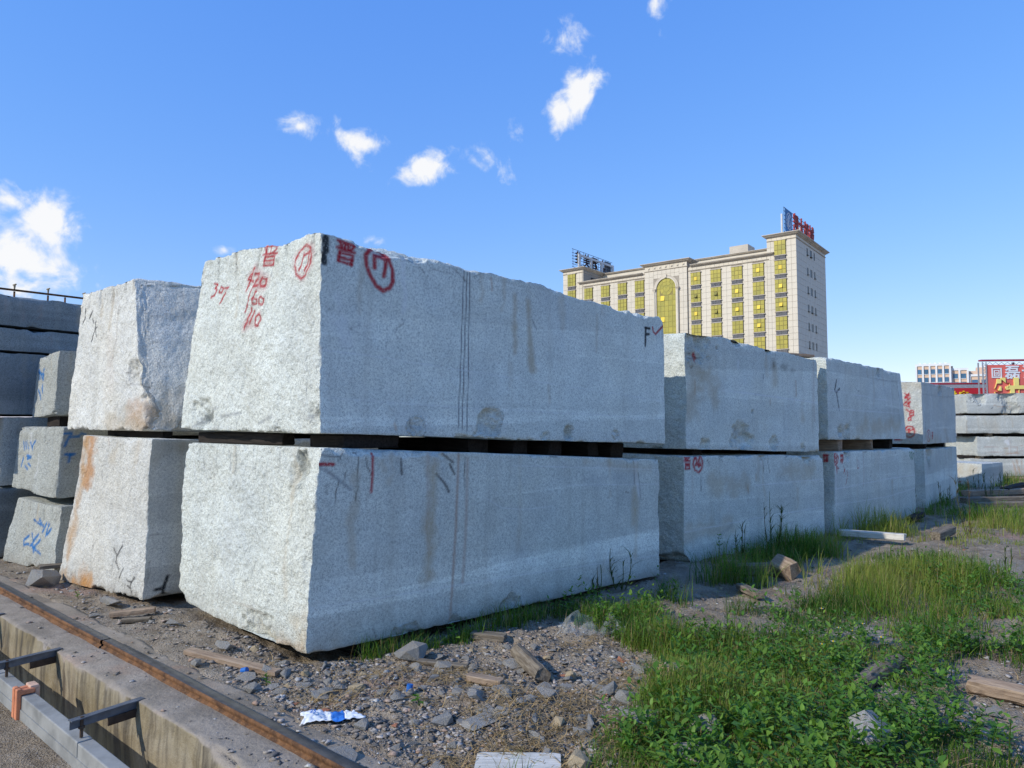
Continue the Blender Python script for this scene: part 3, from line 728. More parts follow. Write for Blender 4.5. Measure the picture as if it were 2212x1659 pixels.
block('granite_block', 'upper tan-edged granite block with red figures down its end, fourth in the row', (-3.14, 16.2), (-3.1, 19.55), (-6.0, 15.6), (1.265, 1.24, 1.28), (2.515, 2.56, 2.56), 'granite_r', .025, (.035, .010, .03), seed=51, group=GRP_ROW,
      marks=[('S', RED, .95, .017, .008, z5([[(660, 565), (678, 582), (665, 600), (697, 570), (702, 592)], [(663, 610), (680, 600), (690, 622), (706, 605)], [(660, 645), (676, 635), (690, 660), (706, 635)], [(650, 660), (702, 682), (692, 652)], [(680, 703), (700, 722), (715, 705), (736, 716)], [(702, 735), (730, 728), (736, 750), (706, 756), (702, 735)], [(690, 775), (712, 765), (716, 790), (692, 792), (690, 775)], ell(702, 885, 42, 46), [(680, 870), (702, 860), (690, 890), (716, 905)], [(700, 880), (726, 868)], [(578, 955), (632, 955)], [(585, 940), (625, 940)]])),
             ('L', RED, .85, .014, .008, z5([ell(860, 918, 16, 48), [(855, 890), (865, 900), (853, 925), (866, 945)], [(885, 892), (898, 890)], [(885, 910), (898, 908)], [(886, 922), (897, 920), (896, 940), (886, 940), (886, 922)]])),
             ('L', BLACK, .8, .012, .01, z5([[(832, 800), (830, 950)], [(1105, 790), (1098, 830)], [(1112, 795), (1104, 850)]])), ('L', TAN, .4, .08, .10, z5([[(850, 960), (960, 960)], [(1000, 900), (1020, 960)]])), ('S', TAN, .4, .10, .14, z5([[(690, 480), (780, 490)], [(680, 960), (800, 970)]]))],
      bites=[('L', 2030, 845, .12, .08), ('L', 2060, 838, .10, .04)])
block('granite_block', 'lower smooth grey granite block at the far end of the row', (-3.14, 16.25), (-3.08, 19.4), (-6.0, 16.0), (-.03, -.03, -.03), (1.162, 1.145, 1.17), 'granite', .025, (.035, .006, .012), seed=52, group=GRP_ROW,
      marks=[('L', DARK, .45, .012, .01, z5([[(985, 1030), (995, 1420)]])), ('L', PINK, .3, .03, .05, z5([[(850, 1040), (900, 1035)]]))],
      bites=[('L', 2006, 985, .22, .04)])
# --- stack further left, three layers
GRP_L = 'mid-grey granite blocks of the three-layer stack at the left'
block('granite_block', 'mid-grey granite block with blue scrawl, bottom of the left three-layer stack', (-8.98, 2.62), (-9.1, 5.6), (-10.42, 2.52), (-.02, -.03, -.02), (.725, .70, .745), 'granite_c', .02, (.03, .01, .02), Nt=(-8.93, 2.66), Lt=(-10.25, 2.6), seed=61, group=GRP_L,
      marks=[('S', BLUE, .95, .017, .010, z2b([[(290, 950), (340, 1000)], [(332, 950), (360, 1010)], [(390, 980), (352, 1060)], [(412, 990), (380, 1100)], [(432, 1030), (395, 1082)], [(240, 1090), (202, 1130), (200, 1170), (240, 1165)], [(270, 1070), (280, 1240)], [(320, 1080), (250, 1182)], [(335, 1130), (280, 1200)], [(262, 1180), (332, 1255)]])), ('S', (.55, .42, .25), .5, .02, .03, z2b([[(315, 820), (310, 950)]]))],
      grooves=[('S', x, .72, .012, .014) for x in (.2, .42, .62, .85, 1.1)])
block('granite_block', 'mid-grey granite block with blue scrawl, middle of the left three-layer stack', (-9.1, 2.65), (-9.2, 5.8), (-10.52, 2.58), (.80, .76, .86), (1.61, 1.56, 1.617), 'granite_c', .02, (.025, .01, .015), Nt=(-9.0, 2.68), Lt=(-10.35, 2.62), seed=62, group=GRP_L,
      marks=[('S', BLUE, .95, .015, .008, z2b([[(208, 255), (215, 330)], [(240, 255), (252, 322)], [(272, 260), (282, 330)], [(304, 252), (285, 302)], [(235, 380), (277, 393), (238, 412)], [(202, 400), (183, 480)], [(215, 470), (236, 502)], [(246, 450), (267, 472)], [(225, 260), (232, 320)]])),
             ('L', BLUE, .9, .016, .008, z2b([[(570, 188), (635, 182), (600, 240), (572, 300)], [(640, 215), (700, 212)], [(720, 185), (760, 195)], [(580, 372), (660, 368)], [(622, 372), (610, 435)]]))],
      grooves=[('S', x, .74, .010, .012) for x in (.2, .42, .75, 1.0, 1.2)])
block('granite_block', 'narrow grey granite block with small blue scrawl, top of the left three-layer stack', (-9.62, 2.76), (-9.7, 5.9), (-10.38, 2.74), (1.735, 1.70, 1.72), (2.525, 2.50, 2.47), 'granite_c', .02, (.03, .008, .03), Nt=(-9.52, 2.78), Lt=(-10.40, 2.78), seed=63, group=GRP_L,
      marks=[('S', BLUE, .95, .019, .010, z1b([[(490, 1260), (510, 1380)], [(510, 1260), (545, 1380)], [(580, 1250), (550, 1390)], [(542, 1460), (546, 1560)], [(497, 1520), (520, 1640)], [(500, 1300), (570, 1320)]]))], grooves=[('S', x, .70, .012, .012) for x in (.2, .4, .6)])
# --- dark slabs behind that stack
GRP_D = 'dark blue-grey granite slabs at the far left'
for lab, n_, r_, l_, b_, t_, sd in (
        ('dark granite slab at the very top of the far left stack, under the rusty rail', (-10.72, 1.3), (-10.9, 6.6), (-12.4, 1.3), 2.90, 3.30, 71),
        ('thin dark granite slab second from the top of the far left stack', (-10.70, 1.5), (-10.85, 6.4), (-12.4, 1.5), 2.57, 2.87, 72),
        ('thick dark granite block in the middle of the far left stack', (-10.68, 1.5), (-10.85, 6.4), (-12.4, 1.5), 1.76, 2.54, 73),
        ('dark granite block with pale end face, fourth from the top of the far left stack', (-10.66, 2.50), (-10.8, 6.4), (-12.4, 2.4), .87, 1.735, 74),
        ('dark granite block at the ground of the far left stack', (-10.66, 2.45), (-10.8, 6.4), (-12.4, 2.4), -.03, .855, 75)):
    block('granite_block', lab, n_, r_, l_, (b_,) * 3, (t_,) * 3, 'granite_c' if sd == 74 else 'granite_d', .04, (.03, .006, .02), seed=sd, group=GRP_D, cat='stone block')
# --- pale slabs stacked at the far right, their broad face turned to the yard
GRP_R = 'pale granite slabs stacked at the far right'
def fslab(lab, x0, x1, y, dep, z0, z1, sd, mat='granite_r', marks=(), yaw=0.0, bites=(), grp=GRP_R):
    # N is the near-left corner; long face looks at the yard
    def uv(X, Y): return (X * EU[0] + Y * EU[1], X * EV[0] + Y * EV[1])
    dx = np.array([math.cos(yaw), math.sin(yaw)]); dy = np.array([-math.sin(yaw), math.cos(yaw)])
    p = np.array([x0, y]); q = p + dx * (x1 - x0); s = p + dy * dep
    return block('granite_block', lab, uv(*p), uv(*q), uv(*s), (z0,) * 3, (z1,) * 3, mat, .04, (.03, .012, .02), seed=sd, group=grp, cat='stone block', marks=marks, bites=bites)
fslab('top slab of the pale stack at the right edge, below the red billboard', 14.15, 19.5, 22.0, 1.6, 2.035, 2.65, 81, marks=[('L', RUSTY, .6, .012, .01, zt(3700, 1400, 396 / 1877)([[(1295, 1040), (1420, 1085), (1580, 1060)], [(1605, 1060), (1660, 1085)]]))], bites=[('L', 2060 + 55, 856, .25, .05), ('L', 2179, 860, .28, .05), ('L', 2182, 885, .3, .05)])
fslab('second slab from the top of the pale stack at the right edge', 14.05, 19.5, 21.95, 1.6, 1.415, 1.965, 82, marks=[('L', TAN, .35, .1, .2, [[(2150, 900), (2150, 930)]])])
fslab('scratched third slab of the pale stack at the right edge', 14.4, 19.5, 22.0, 1.6, .71, 1.315, 83, marks=[('L', PINK, .75, .010, .012, z5([[(1320, 1010), (1440, 1015)], [(1330, 1050), (1640, 1070)], [(1450, 1030), (1640, 1000)], [(1285, 950), (1290, 1050)], [(1540, 960), (1545, 1090)], [(1470, 1075), (1640, 1045)], [(1590, 1010), (1600, 1085)]])), ('L', WHITE, .6, .08, .04, z5([[(1510, 975), (1520, 985)]]))])
fslab('bottom slab with rusty streaks of the pale stack at the right edge', 14.2, 19.5, 22.05, 1.6, .08, .63, 84, marks=[('L', RUSTY, .6, .02, .03, z5([[(1560, 1130), (1590, 1240)], [(1590, 1120), (1620, 1230)], [(1630, 1130), (1640, 1200)]]))])
sm = (gnd(2092, 1053), gnd(2176, 1046))
fslab('small pale sunlit block standing alone in the weeds at the right', 12.55, 14.1, 19.0, 1.4, -.05, .62, 85, yaw=math.radians(38), marks=[('S', RED, .9, .02, .01, z5([[(1110, 1300), (1130, 1300)], [(1112, 1320), (1135, 1325)]])), ('S', TAN, .5, .15, .2, z5([[(1130, 1200), (1200, 1220)]]))], grp='loose blocks')
# dark thin slabs seen between the row and the pale stack
for i in range(7):
    z0 = 1.90 + i * .118
    fslab('%s thin dark granite sheet of the bundle left of the pale stack' % ('lowest', 'second lowest', 'third lowest', 'middle', 'third highest', 'second highest', 'highest')[i], 14.0, 14.75, 24.6, 1.4, z0 - .0, z0 + .104, 90 + i, 'granite_d', grp='thin dark granite sheets in a bundle')
fslab('dark granite block carrying the bundle of thin sheets', 13.6, 15.2, 24.5, 1.6, -.05, 1.87, 98, 'granite_d', grp='dark blocks behind')
# blocks of the next row, seen only through the gaps under the upper blocks
for i, (px, wd, hh, mt) in enumerate(((1045, 2.2, 1.75, 'granite'), (1190, 2.2, 1.85, 'granite_r'), (1330, 2.4, 1.8, 'granite'), (1460, 2.4, 1.75, 'granite_r'), (1845, 2.4, 1.9, 'granite_r'), (2010, 2.4, 1.8, 'granite_b'))):
    Yb = 17.5 + i * 1.0 + (6 if i > 3 else 0); p = at(px, 950, Yb)
    fslab(('grey', 'pale', 'bluish grey', 'whitish', 'light', 'warm pale')[i] + ' granite block of the row behind, seen under the %s upper block' % (('first', 'first', 'first', 'first', 'third', 'third')[i]),
          p[0] - wd / 2, p[0] + wd / 2, Yb, 2.0, -.05, hh, 100 + i, mt, yaw=math.radians(46), grp='granite blocks of the row behind')

# ------------------------------------------------------------------ rail on its concrete bed, with the power duct in the trench
def uvgrid_mesh(name, us, prof_fn, smooth=False):
    """sweep: for every u a list of (v, z)"""
    rows = [prof_fn(u) for u in us]
    n = len(rows[0]); V = []
    for u, r in zip(us, rows):
        for v, z in r: V.append(W(u, v, z))
    ix = np.arange(len(V)).reshape(len(us), n)
    q = np.stack([ix[:-1, :-1], ix[1:, :-1], ix[1:, 1:], ix[:-1, 1:]], -1).reshape(-1, 4)
    return mesh_np(name, V, q, smooth)

us = np.unique(np.concatenate([np.linspace(-45, -11, 40), np.linspace(-11, -1, 420), np.linspace(-1, 40, 60)]))
prof_v = [V_OUT + .02, V_OUT + .004] + list(np.linspace(V_OUT, V_TRENCH, 22)) + [V_TRENCH - .004] * 12
prof_z = [-.30, -.05] + [0.0] * 22 + list(np.linspace(-.015, -.80, 12))
Uu, _ = np.meshgrid(us, prof_v, indexing='ij')
pv = np.tile(np.array(prof_v), (len(us), 1)); pz = np.tile(np.array(prof_z), (len(us), 1))
PP = np.stack([Uu.ravel(), pv.ravel(), pz.ravel()], 1)
jag = (.022 * fbm(PP * [1, 0, 0], 2.2, 4, .6, 301)).reshape(pv.shape)
wout = np.clip((pv - 2.12) / .14, 0, 1)
pv2 = pv + jag * wout + (.012 * fbm(PP, 5, 3, .5, 305)).reshape(pv.shape) * (pz < -.005)
pz2 = pz + (.006 * fbm(PP, 3, 4, .6, 302)).reshape(pv.shape) * (pz > -.01) - .010 * wout
ch_ = .02 * np.clip(fbm(PP, 6, 3, .6, 309).reshape(pv.shape)[:, 23], 0, 1)
pz2[:, 23] -= .004 + ch_ * 1.2; pv2[:, 24] += ch_; pv2[:, 23] += .004 + ch_
V = np.stack([Uu.ravel(), pv2.ravel(), pz2.ravel()], 1)
Vw = np.concatenate([V[:, :1] * EU[None] + V[:, 1:2] * EV[None], V[:, 2:]], 1)
ix = np.arange(len(V)).reshape(pv.shape)
q = np.stack([ix[:-1, :-1], ix[:-1, 1:], ix[1:, 1:], ix[1:, :-1]], -1).reshape(-1, 4)
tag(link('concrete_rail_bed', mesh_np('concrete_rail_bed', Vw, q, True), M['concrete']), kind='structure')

def rail(u0, u1, dv, dz):
    V_R = 2.025 + dv
    prof = [(-.044, -.01), (-.044, .006), (-.030, .010), (-.028, .020), (-.036, .026), (-.037, .044), (-.030, .050), (.030, .050), (.037, .044), (.036, .026), (.028, .020), (.030, .010), (.044, .006), (.044, -.01)]
    us_ = np.linspace(u0, u1, max(2, int((u1 - u0) / .25)))
    me = uvgrid_mesh('rail', us_, lambda u: [(V_R + v + .002 * math.sin(u * 2.1), z + dz + .001 * math.sin(u * 5)) for v, z in prof])
    me.materials.append(M['rust']); me.materials.append(M['rail_top'])
    n = len(prof) - 1
    for i, p in enumerate(me.polygons):
        p.material_index = 1 if i % n in (6,) else 0
    o = link('rail', me)
    return o
tag(rail(-40, -5.705, 0, .004), 'far length of rusty steel rail running off to the left on the concrete bed', 'rail', 'rusty rail lengths')
tag(rail(-5.695, 20, .012, .002), 'near length of rusty steel rail with worn dark top on the concrete bed', 'rail', 'rusty rail lengths')

for i, ub in enumerate((-7.36, -5.90, -4.46, -3.02)):
    root = empty('rail_bracket', W(ub, 1.76, 0))
    mb = MB()
    loc = lambda du, v, z: W(ub + du, v, z) - W(ub, 1.76, 0)
    a, b = loc(0, 1.80, -.020), loc(.05, 1.40, -.020)
    mb.bar(a, b, .006, .05); mb.bar(a + [0, 0, .024], b + [0, 0, .024], .045, .006)
    mb.build('arm', M['bracket'], root)
    mb = MB(); mb.bar(loc(.012, 1.765, -.066), loc(.03, 1.60, -.066), .010, .045)
    mb.build('stiffener', M['bracket_rust'], root)
    mb = MB(); mb.tube([loc(.048, 1.46, -.10), loc(.048, 1.46, .012)], .009, 6); mb.tube([loc(.048, 1.46, -.052), loc(.048, 1.46, -.040)], .017, 6)
    mb.build('bolt', M['bracket_rust'], root)
    tag(root, ('steel bracket holding the duct, just outside the left edge', 'upper left steel bracket arm holding the grey duct below the rail', 'lower steel bracket arm holding the grey duct below the rail', 'nearest steel bracket arm below the rail, outside the bottom edge')[i], 'bracket', 'brackets along the trench wall')
root = empty('power_duct', W(-5, 1.465, -.185))
loc = lambda u, v, z: W(u, v, z) - W(-5, 1.465, -.185)
for k, (u0, u1) in enumerate(((-30, -5.98), (-5.97, -4.37), (-4.36, 5))):
    mb = MB(); mb.bar(loc(u0, 1.465, -.145 - .002 * k), loc(u1, 1.465, -.145 - .002 * k), .078, .085)
    o = mb.build('duct_length', M['duct'], root)
    bv = o.modifiers.new('bevel', 'BEVEL'); bv.width = .006; bv.segments = 2
mb = MB(); mb.bar(loc(-30, 1.425, -.215), loc(5, 1.425, -.215), .012, .06); mb.build('lower_skirt', M['duct'], root)
tag(root, 'dusty square metal power duct running along the trench below the rail', 'duct')
root = empty('duct_clip', W(-5.42, 1.465, -.2))
loc = lambda u, v, z: W(u, v, z) - W(-5.42, 1.465, -.2)
mb = MB()
for du in (-.028, .028):
    mb.obox(loc(-5.42 + du, 1.412, -.155), np.append(EU * .022, 0), np.append(EV * .014, 0), (0, 0, .095))
    mb.obox(loc(-5.42 + du, 1.455, -.085), np.append(EU * .022, 0), np.append(EV * .045, 0), (0, 0, .016))
o = mb.build('front_jaw', M['clip'], root); bv = o.modifiers.new('bevel', 'BEVEL'); bv.width = .007; bv.segments = 2
mb = MB(); mb.obox(loc(-5.43, 1.516, -.12), np.append(EU * .05, 0), np.append(EV * .014, 0), (0, 0, .055)); mb.obox(loc(-5.43, 1.50, -.072), np.append(EU * .05, 0), np.append(EV * .026, 0), (0, 0, .016))
o = mb.build('rear_jaw', M['clip_dusty'], root); bv = o.modifiers.new('bevel', 'BEVEL'); bv.width = .007; bv.segments = 2
tag(root, 'orange terracotta plastic clip gripping the grey duct', 'clip')

# ------------------------------------------------------------------ hotel behind the row
M['stone_wall'] = simple('beige_stone_cladding', (.66, .585, .455), .75, .07, .35, .05, 20)
M['joint'] = simple('cladding_joint', (.36, .31, .24), .9, .1, 2, .05, 20)
M['trim'] = simple('beige_cornice', (.54, .47, .365), .75, .12, .5, .05, 20)
M['louvre'] = simple('grey_louvre', (.13, .125, .13), .6, .2, 3, .1, 20)
M['dark_room_paint'] = simple('painted_dark_interior', (.035, .033, .03), .8, .3, 2, .1, 10)
M['sidewin'] = simple('bronze_window', (.10, .09, .075), .35, .3, 2, .05, 10)
def goldmat(name, a, b, rough, metal=.5):
    m, k = newmat(name); v = coords(k)
    r = k.n('ShaderNodeObjectInfo').outputs['Random']
    n = k.noise(.35, 3, .6, k.n('ShaderNodeNewGeometry').outputs['Position'])
    c = k.mix(k.math('ADD', k.math('MULTIPLY', r, .55), k.math('MULTIPLY', k.maprange(n, .3, .7), .45)), a, b)
    return finish(m, k, c, rough, k.noise(1.2, 2, .5, v), metal, .6, .02, .25)
M['gold'] = goldmat('gold_mirror_glass', (.40, .325, .075), (.64, .48, .085), .22)
M['gold_bright'] = goldmat('gold_mirror_glass_open', (.40, .31, .05), (.46, .36, .06), .60, .85)
M['gold_frame'] = simple('gold_frame', (.22, .18, .06), .5, .1, 3, .05, 20, .3)
HZ = math.atan2(-.617, .787)
hotel = empty('hotel', (52.124, 128, 0), HZ)
tag(hotel, 'beige stone-clad hotel with gold mirror windows and tall arch behind the blocks', 'building')
DEP = 20.0; FL = 3.5
# masses (backing wall that shows in the joints)
mb = MB()
mb.box(-46.0, -30.6, .06, DEP, 0, 33.9); mb.box(-30.6, -21.2, -.30, DEP, 0, 35.0); mb.box(-21.2, -5.35, .06, DEP, 0, 33.9)
mb.build('main_wing', M['joint'], hotel)
mb = MB(); mb.box(-46.0, -5.35, 8.5, DEP, 33.9, 36.9); mb.build('setback_storey', M['stone_wall'], hotel)
mb = MB(); mb.box(-5.35, -.06, .06, DEP, 0, 37.0); mb.build('right_tower', M['joint'], hotel)
mb = MB(); mb.box(-51.4, -46.0, .06, 17.5, 0, 36.8); mb.build('left_tower', M['joint'], hotel)
mb = MB(); mb.box(-16.3, -12.4, 10, 14, 36.9, 39.25); mb.build('roof_house', M['trim'], hotel)

def cornice(name, x0, x1, y0, z0, steps, yend=None, left=False, right=False):
    """stepped moulding on the front; steps: (height, projection)"""
    mb = MB(); z = z0
    for h, p in steps:
        mb.box(x0 - (p if left else 0), x1 + (p if right else 0), y0 - p, (yend if yend is not None else y0 + .2) + (p if yend is not None and right else 0), z, z + h)
        z += h + .001
    return mb.build(name, M['trim'], hotel)
ST = [(.10, .12), (.10, .22), (.16, .42), (.10, .60), (.12, .72)]
cornice('tower_cornice', -5.35, 0.0, .0, 37.0, ST, DEP, True, True)
cornice('tower_band', -5.35, 0.0, .0, 36.35, [(.07, .06), (.07, .12)], DEP, False, True)
cornice('left_tower_cornice', -51.4, -46.0, .0, 36.8, ST, 17.5, True, True)
cornice('left_tower_band', -51.4, -46.0, .0, 36.2, [(.07, .06), (.07, .12)], 17.5, True, True)
cornice('wing_cornice', -46.6, -31.3, .0, 33.55, [(.10, .15), (.14, .35), (.12, .55), (.10, .65)], None, True, False)
cornice('wing_cornice', -20.5, -4.6, .0, 33.75, [(.10, .15), (.14, .35), (.12, .55), (.10, .65)], None, False, True)
cornice('wing_band', -46.0, -30.6, .0, 32.85, [(.06, .06), (.06, .11), (.06, .16)])
cornice('wing_band', -21.2, -5.0, .0, 32.95, [(.06, .06), (.06, .11), (.06, .16)])
cornice('setback_cornice', -46.0, -5.35, 8.5, 36.9, [(.10, .12), (.16, .35), (.12, .5)])
cornice('portal_cornice', -30.7, -21.1, -.35, 35.0, ST, 3.0, True, True)
cornice('portal_band', -30.7, -21.1, -.35, 33.95, [(.06, .06), (.06, .12)], None, False, False)
for i in range(7):                                   # pyramid bosses under the portal cornice
    x = -29.6 + i * 1.28
    MB().poly([(x - .25, -.36, 34.3), (x + .25, -.36, 34.3), (x + .25, -.36, 34.8), (x - .25, -.36, 34.8), (x, -.62, 34.55)], [(0, 1, 4), (1, 2, 4), (2, 3, 4), (3, 0, 4)]).build('boss', M['stone_wall'], hotel)

# window columns: x range and tops of rows
cols = [(-50.07, -47.99, [36.1, 32.5]), (-45.65, -43.54, [32.4, 28.95]), (-41.36, -39.24, [32.4, 28.95]), (-37.17, -35.06, [32.45, 28.95]), (-33.05, -30.95, [32.45, 28.95, 25.45]),
        (-20.51, -18.45, [32.5, 29.0, 25.45, 22.0, 18.5]), (-16.35, -14.28, [32.5, 29.0, 25.45, 22.0, 18.5]), (-12.17, -10.05, [32.5, 29.0, 25.45, 22.0, 18.5]), (-8.05, -5.95, [32.5, 29.0, 25.45, 22.0, 18.5]),
        (-3.93, -1.84, [36.3, 32.5, 29.0, 25.5, 22.0, 18.5, 15.0])]
BAY = .22
unit = MB().box(-.5, .5, -.5, .5, -.5, .5).mesh('pane')
unit.materials.append(M['gold'])
unit_open = MB().box(-.5, .5, -.5, .5, -.5, .5).mesh('pane_open')
unit_open.materials.append(M['gold_bright'])
OPEN = {(5, 0): (1, 1, 1, 5), (5, 1): (1, 1, 2, 30), (5, 2): (1, 1, 1, 8), (6, 1): (1, 1, 2, 30), (6, 2): (1, 1, 2, 30), (7, 1): (1, 1, 1, 10), (7, 2): (1, 1, 1, 16), (8, 0): (1, 1, 1, 10), (8, 2): (1, 1, 1, 12), (8, 3): (1, 1, 1, 18), (9, 1): (1, 1, 0, 4), (9, 2): (1, 1, 1, 12), (9, 3): (1, 1, 1, 20)}
slat_me = None
for ci, (x0, x1, tops) in enumerate(cols):
    for ri, zt1 in enumerate(tops):
        H_ = 2.75 if (ci in (0, 9) and ri == 0) else 2.5
        z0 = zt1 - H_
        fr = MB(); fr.box(x0, x1, -BAY + .03, .10, z0, zt1)
        win = fr.build('window', M['gold_frame'], hotel)
        pw, ph = (x1 - x0) / 3, H_ / 3
        for a in range(3):
            for b in range(3):
                op = OPEN.get((ci, ri)); tilt = 0
                me_ = unit
                if op and op[0] == a and op[1] == b:
                    tilt = math.radians(op[3]); me_ = unit_open if op[2] != 2 else unit
                o = link('pane', me_, None, win)
                zc = z0 + ph * (b + .5); yc = -BAY
                o.scale = (pw - .085, .04, ph - .085)
                if tilt:
                    o.rotation_euler = (-tilt, 0, 0); yc -= math.sin(tilt) * ph / 2 + .02
                o.location = (x0 + pw * (a + .5), yc, zc)
                if tilt > .3:
                    dark_sheet = MB().box(x0 + pw * a + .05, x0 + pw * (a + 1) - .05, -BAY - .005, -BAY + .01, z0 + ph * b + .05, z0 + ph * (b + 1) - .05)
                    dark_sheet.build('dark_opening_sheet', M['dark_room_paint'], win)  # dark sheet stands in for the unlit room behind the open pane
        # sill, head and louvre below
        MB().box(x0 - .12, x1 + .12, -BAY - .10, .05, z0 - .12, z0 - .002).build('sill', M['trim'], hotel)
        if ri == 0: MB().box(x0 - .12, x1 + .12, -BAY - .08, .05, zt1 + .002, zt1 + .14).build('window_head', M['trim'], hotel)
        if ci == 4 and ri == 2: continue
        lv = MB().box(x0 + .03, x1 - .03, -BAY + .06, .10, z0 - .86, z0 - .122)
        lo = lv.build('louvre', M['louvre'], hotel)
        gap = {(7, 1): 1, (8, 2): 0}.get((ci, ri))
        for half in (0, 1):
            if gap == half: continue
            sl = MB(); xa = x0 + .03 + half * (x1 - x0 - .06) / 2
            for s_ in range(8):
                zz = z0 - .82 + s_ * .085
                sl.poly([(xa + .04, -BAY - .02, zz), (xa + (x1 - x0) / 2 - .07, -BAY - .02, zz), (xa + (x1 - x0) / 2 - .07, -BAY + .06, zz + .07), (xa + .04, -BAY + .06, zz + .07), (xa + .04, -BAY - .02, zz + .02), (xa + (x1 - x0) / 2 - .07, -BAY - .02, zz + .02), (xa + (x1 - x0) / 2 - .07, -BAY + .06, zz + .09), (xa + .04, -BAY + .06, zz + .09)],
                        [(0, 1, 2, 3), (4, 7, 6, 5), (0, 4, 5, 1), (3, 2, 6, 7)])
            sl.build('louvre_slats', simple('louvre_slat', (.22, .215, .215), .6) if slat_me is None else slat_me, lo)
            if slat_me is None: slat_me = bpy.data.materials['louvre_slat']
        MB().box(x0 - .10, x1 + .10, -BAY - .08, .05, z0 - .99, z0 - .862).build('sill', M['trim'], hotel)

# arch with gold glass
XC, ZC, RR = -25.75, 30.0, 2.15
N_ = 24
arc = [(XC + RR * math.cos(math.pi * i / N_), ZC + RR * math.sin(math.pi * i / N_)) for i in range(N_ + 1)]
glass = MB().prism([(XC + RR, 12)] + arc + [(XC - RR, 12)], -.32, -.31)
g = glass.build('arch_window', M['gold_frame'], hotel)
for a in range(5):                                     # panes under the springing
    for b in range(14):
        w_, h_ = 2 * RR / 5, 1.1
        zc = 28.6 - h_ * (b + .5)
        op = (a, b) in ((1, 0), (1, 4), (3, 9))
        o = link('pane', unit_open if op else unit, None, g)
        o.scale = (w_ - .05, .03, h_ - .05)
        o.location = (XC - RR + w_ * (a + .5), -.345 - (.06 if op else 0), zc)
        if op: o.rotation_euler = (math.radians(-9), 0, math.radians(4))
def fanpane(r0, r1, a0, a1, yy, n=6):
    pts = [(XC + r1 * math.cos(a0 + (a1 - a0) * i / n), ZC + r1 * math.sin(a0 + (a1 - a0) * i / n)) for i in range(n + 1)] + [(XC + r0 * math.cos(a1 - (a1 - a0) * i / n), ZC + r0 * math.sin(a1 - (a1 - a0) * i / n)) for i in range(n + 1)]
    return MB().prism(pts, -.36, -.33).build('pane', M['gold'], g)
zs = ZC - .0
for i in range(6): fanpane(1.42, RR - .03, math.pi * i / 6 + .02, math.pi * (i + 1) / 6 - .02, 0)
for i in range(8): fanpane(.72, 1.38, 2 * math.pi * i / 8 + .02, 2 * math.pi * (i + 1) / 8 - .02, 0)
for i in range(4): fanpane(.05, .68, 2 * math.pi * i / 4 + .02 + math.pi / 4, 2 * math.pi * (i + 1) / 4 - .02 + math.pi / 4, 0)
for sx in (-1, 1):
    MB().box(*sorted((XC + sx * 1.45, XC + sx * (RR - .03))), -.36, -.33, 28.63, 29.97).build('pane', M['gold'], g)
def ring(name, r0, r1, y0, y1, mat):
    n = 28; mb = MB()
    pts = [(XC + r1 * math.cos(math.pi * i / n), ZC + r1 * math.sin(math.pi * i / n)) for i in range(n + 1)]
    pin = [(XC + r0 * math.cos(math.pi * i / n), ZC + r0 * math.sin(math.pi * i / n)) for i in range(n + 1)]
    b = 0
    for i in range(n):
        o0, o1, i0, i1 = pts[i], pts[i + 1], pin[i], pin[i + 1]
        V8 = [(p[0], y, p[1]) for y in (y0, y1) for p in (i0, o0, o1, i1)]
        mb.poly(V8, [(0, 1, 2, 3), (4, 7, 6, 5), (1, 5, 6, 2), (0, 3, 7, 4), (0, 4, 5, 1), (2, 6, 7, 3)])
    for s_ in (-1, 1):
        xa, xb = sorted((XC + s_ * r0, XC + s_ * r1)); mb.box(xa, xb, y0, y1, 10, ZC - .001)
    return mb.build(name, mat, hotel)
ring('arch_surround', RR, RR + .22, -.60, -.25, M['stone_wall']); ring('arch_moulding', RR + .22, RR + .62, -.50, -.25, M['trim'])
MB().box(XC - .2, XC + .2, -.75, -.3, ZC + RR + .1, ZC + RR + .75).build('keystone', M['stone_wall'], hotel)
for s_ in (-1, 1):
    x = XC + s_ * (RR + .42)
    mb = MB(); mb.tube([(x, -.62, 10), (x, -.62, ZC - .2)], .2, 10); mb.build('arch_column', M['stone_wall'], hotel)
    mb = MB(); mb.box(x - .32, x + .32, -.90, -.34, ZC - .2, ZC - .05); mb.box(x - .26, x + .26, -.84, -.34, ZC - .45, ZC - .2); mb.box(x - .36, x + .36, -.94, -.34, ZC - .05, ZC + .08)
    mb.build('capital', M['trim'], hotel)

# cladding panels, each proud of the joints; the nearest 300 are pieces of their own
panels = []
def front_ok(xa, xb, za, zb, y):
    for (x0, x1, tops) in cols:
        if xb > x0 - .02 and xa < x1 + .02 and zb > tops[-1] - 3.6 and za < tops[0] + .15: return False
    if xb > -28.55 and xa < -22.95 and za < ZC: return False
    return True
def rowgrid(xa, xb, w): 
    n = max(1, round((xb - xa) / w)); return [(xa + (xb - xa) * i / n, xa + (xb - xa) * (i + 1) / n) for i in range(n)]
segs = []
edges = [-51.4]
spans = [(-51.4, -50.09), (-50.07, -47.99), (-47.97, -46.0), (-46.0, -45.67), (-43.52, -41.38), (-39.22, -37.19), (-35.04, -33.07), (-30.93, -30.6), (-30.6, -28.6), (-22.9, -21.2), (-21.2, -20.53), (-18.43, -16.37), (-14.26, -12.19), (-10.03, -8.07), (-5.93, -5.35), (-5.35, -3.95), (-1.82, 0.0)]
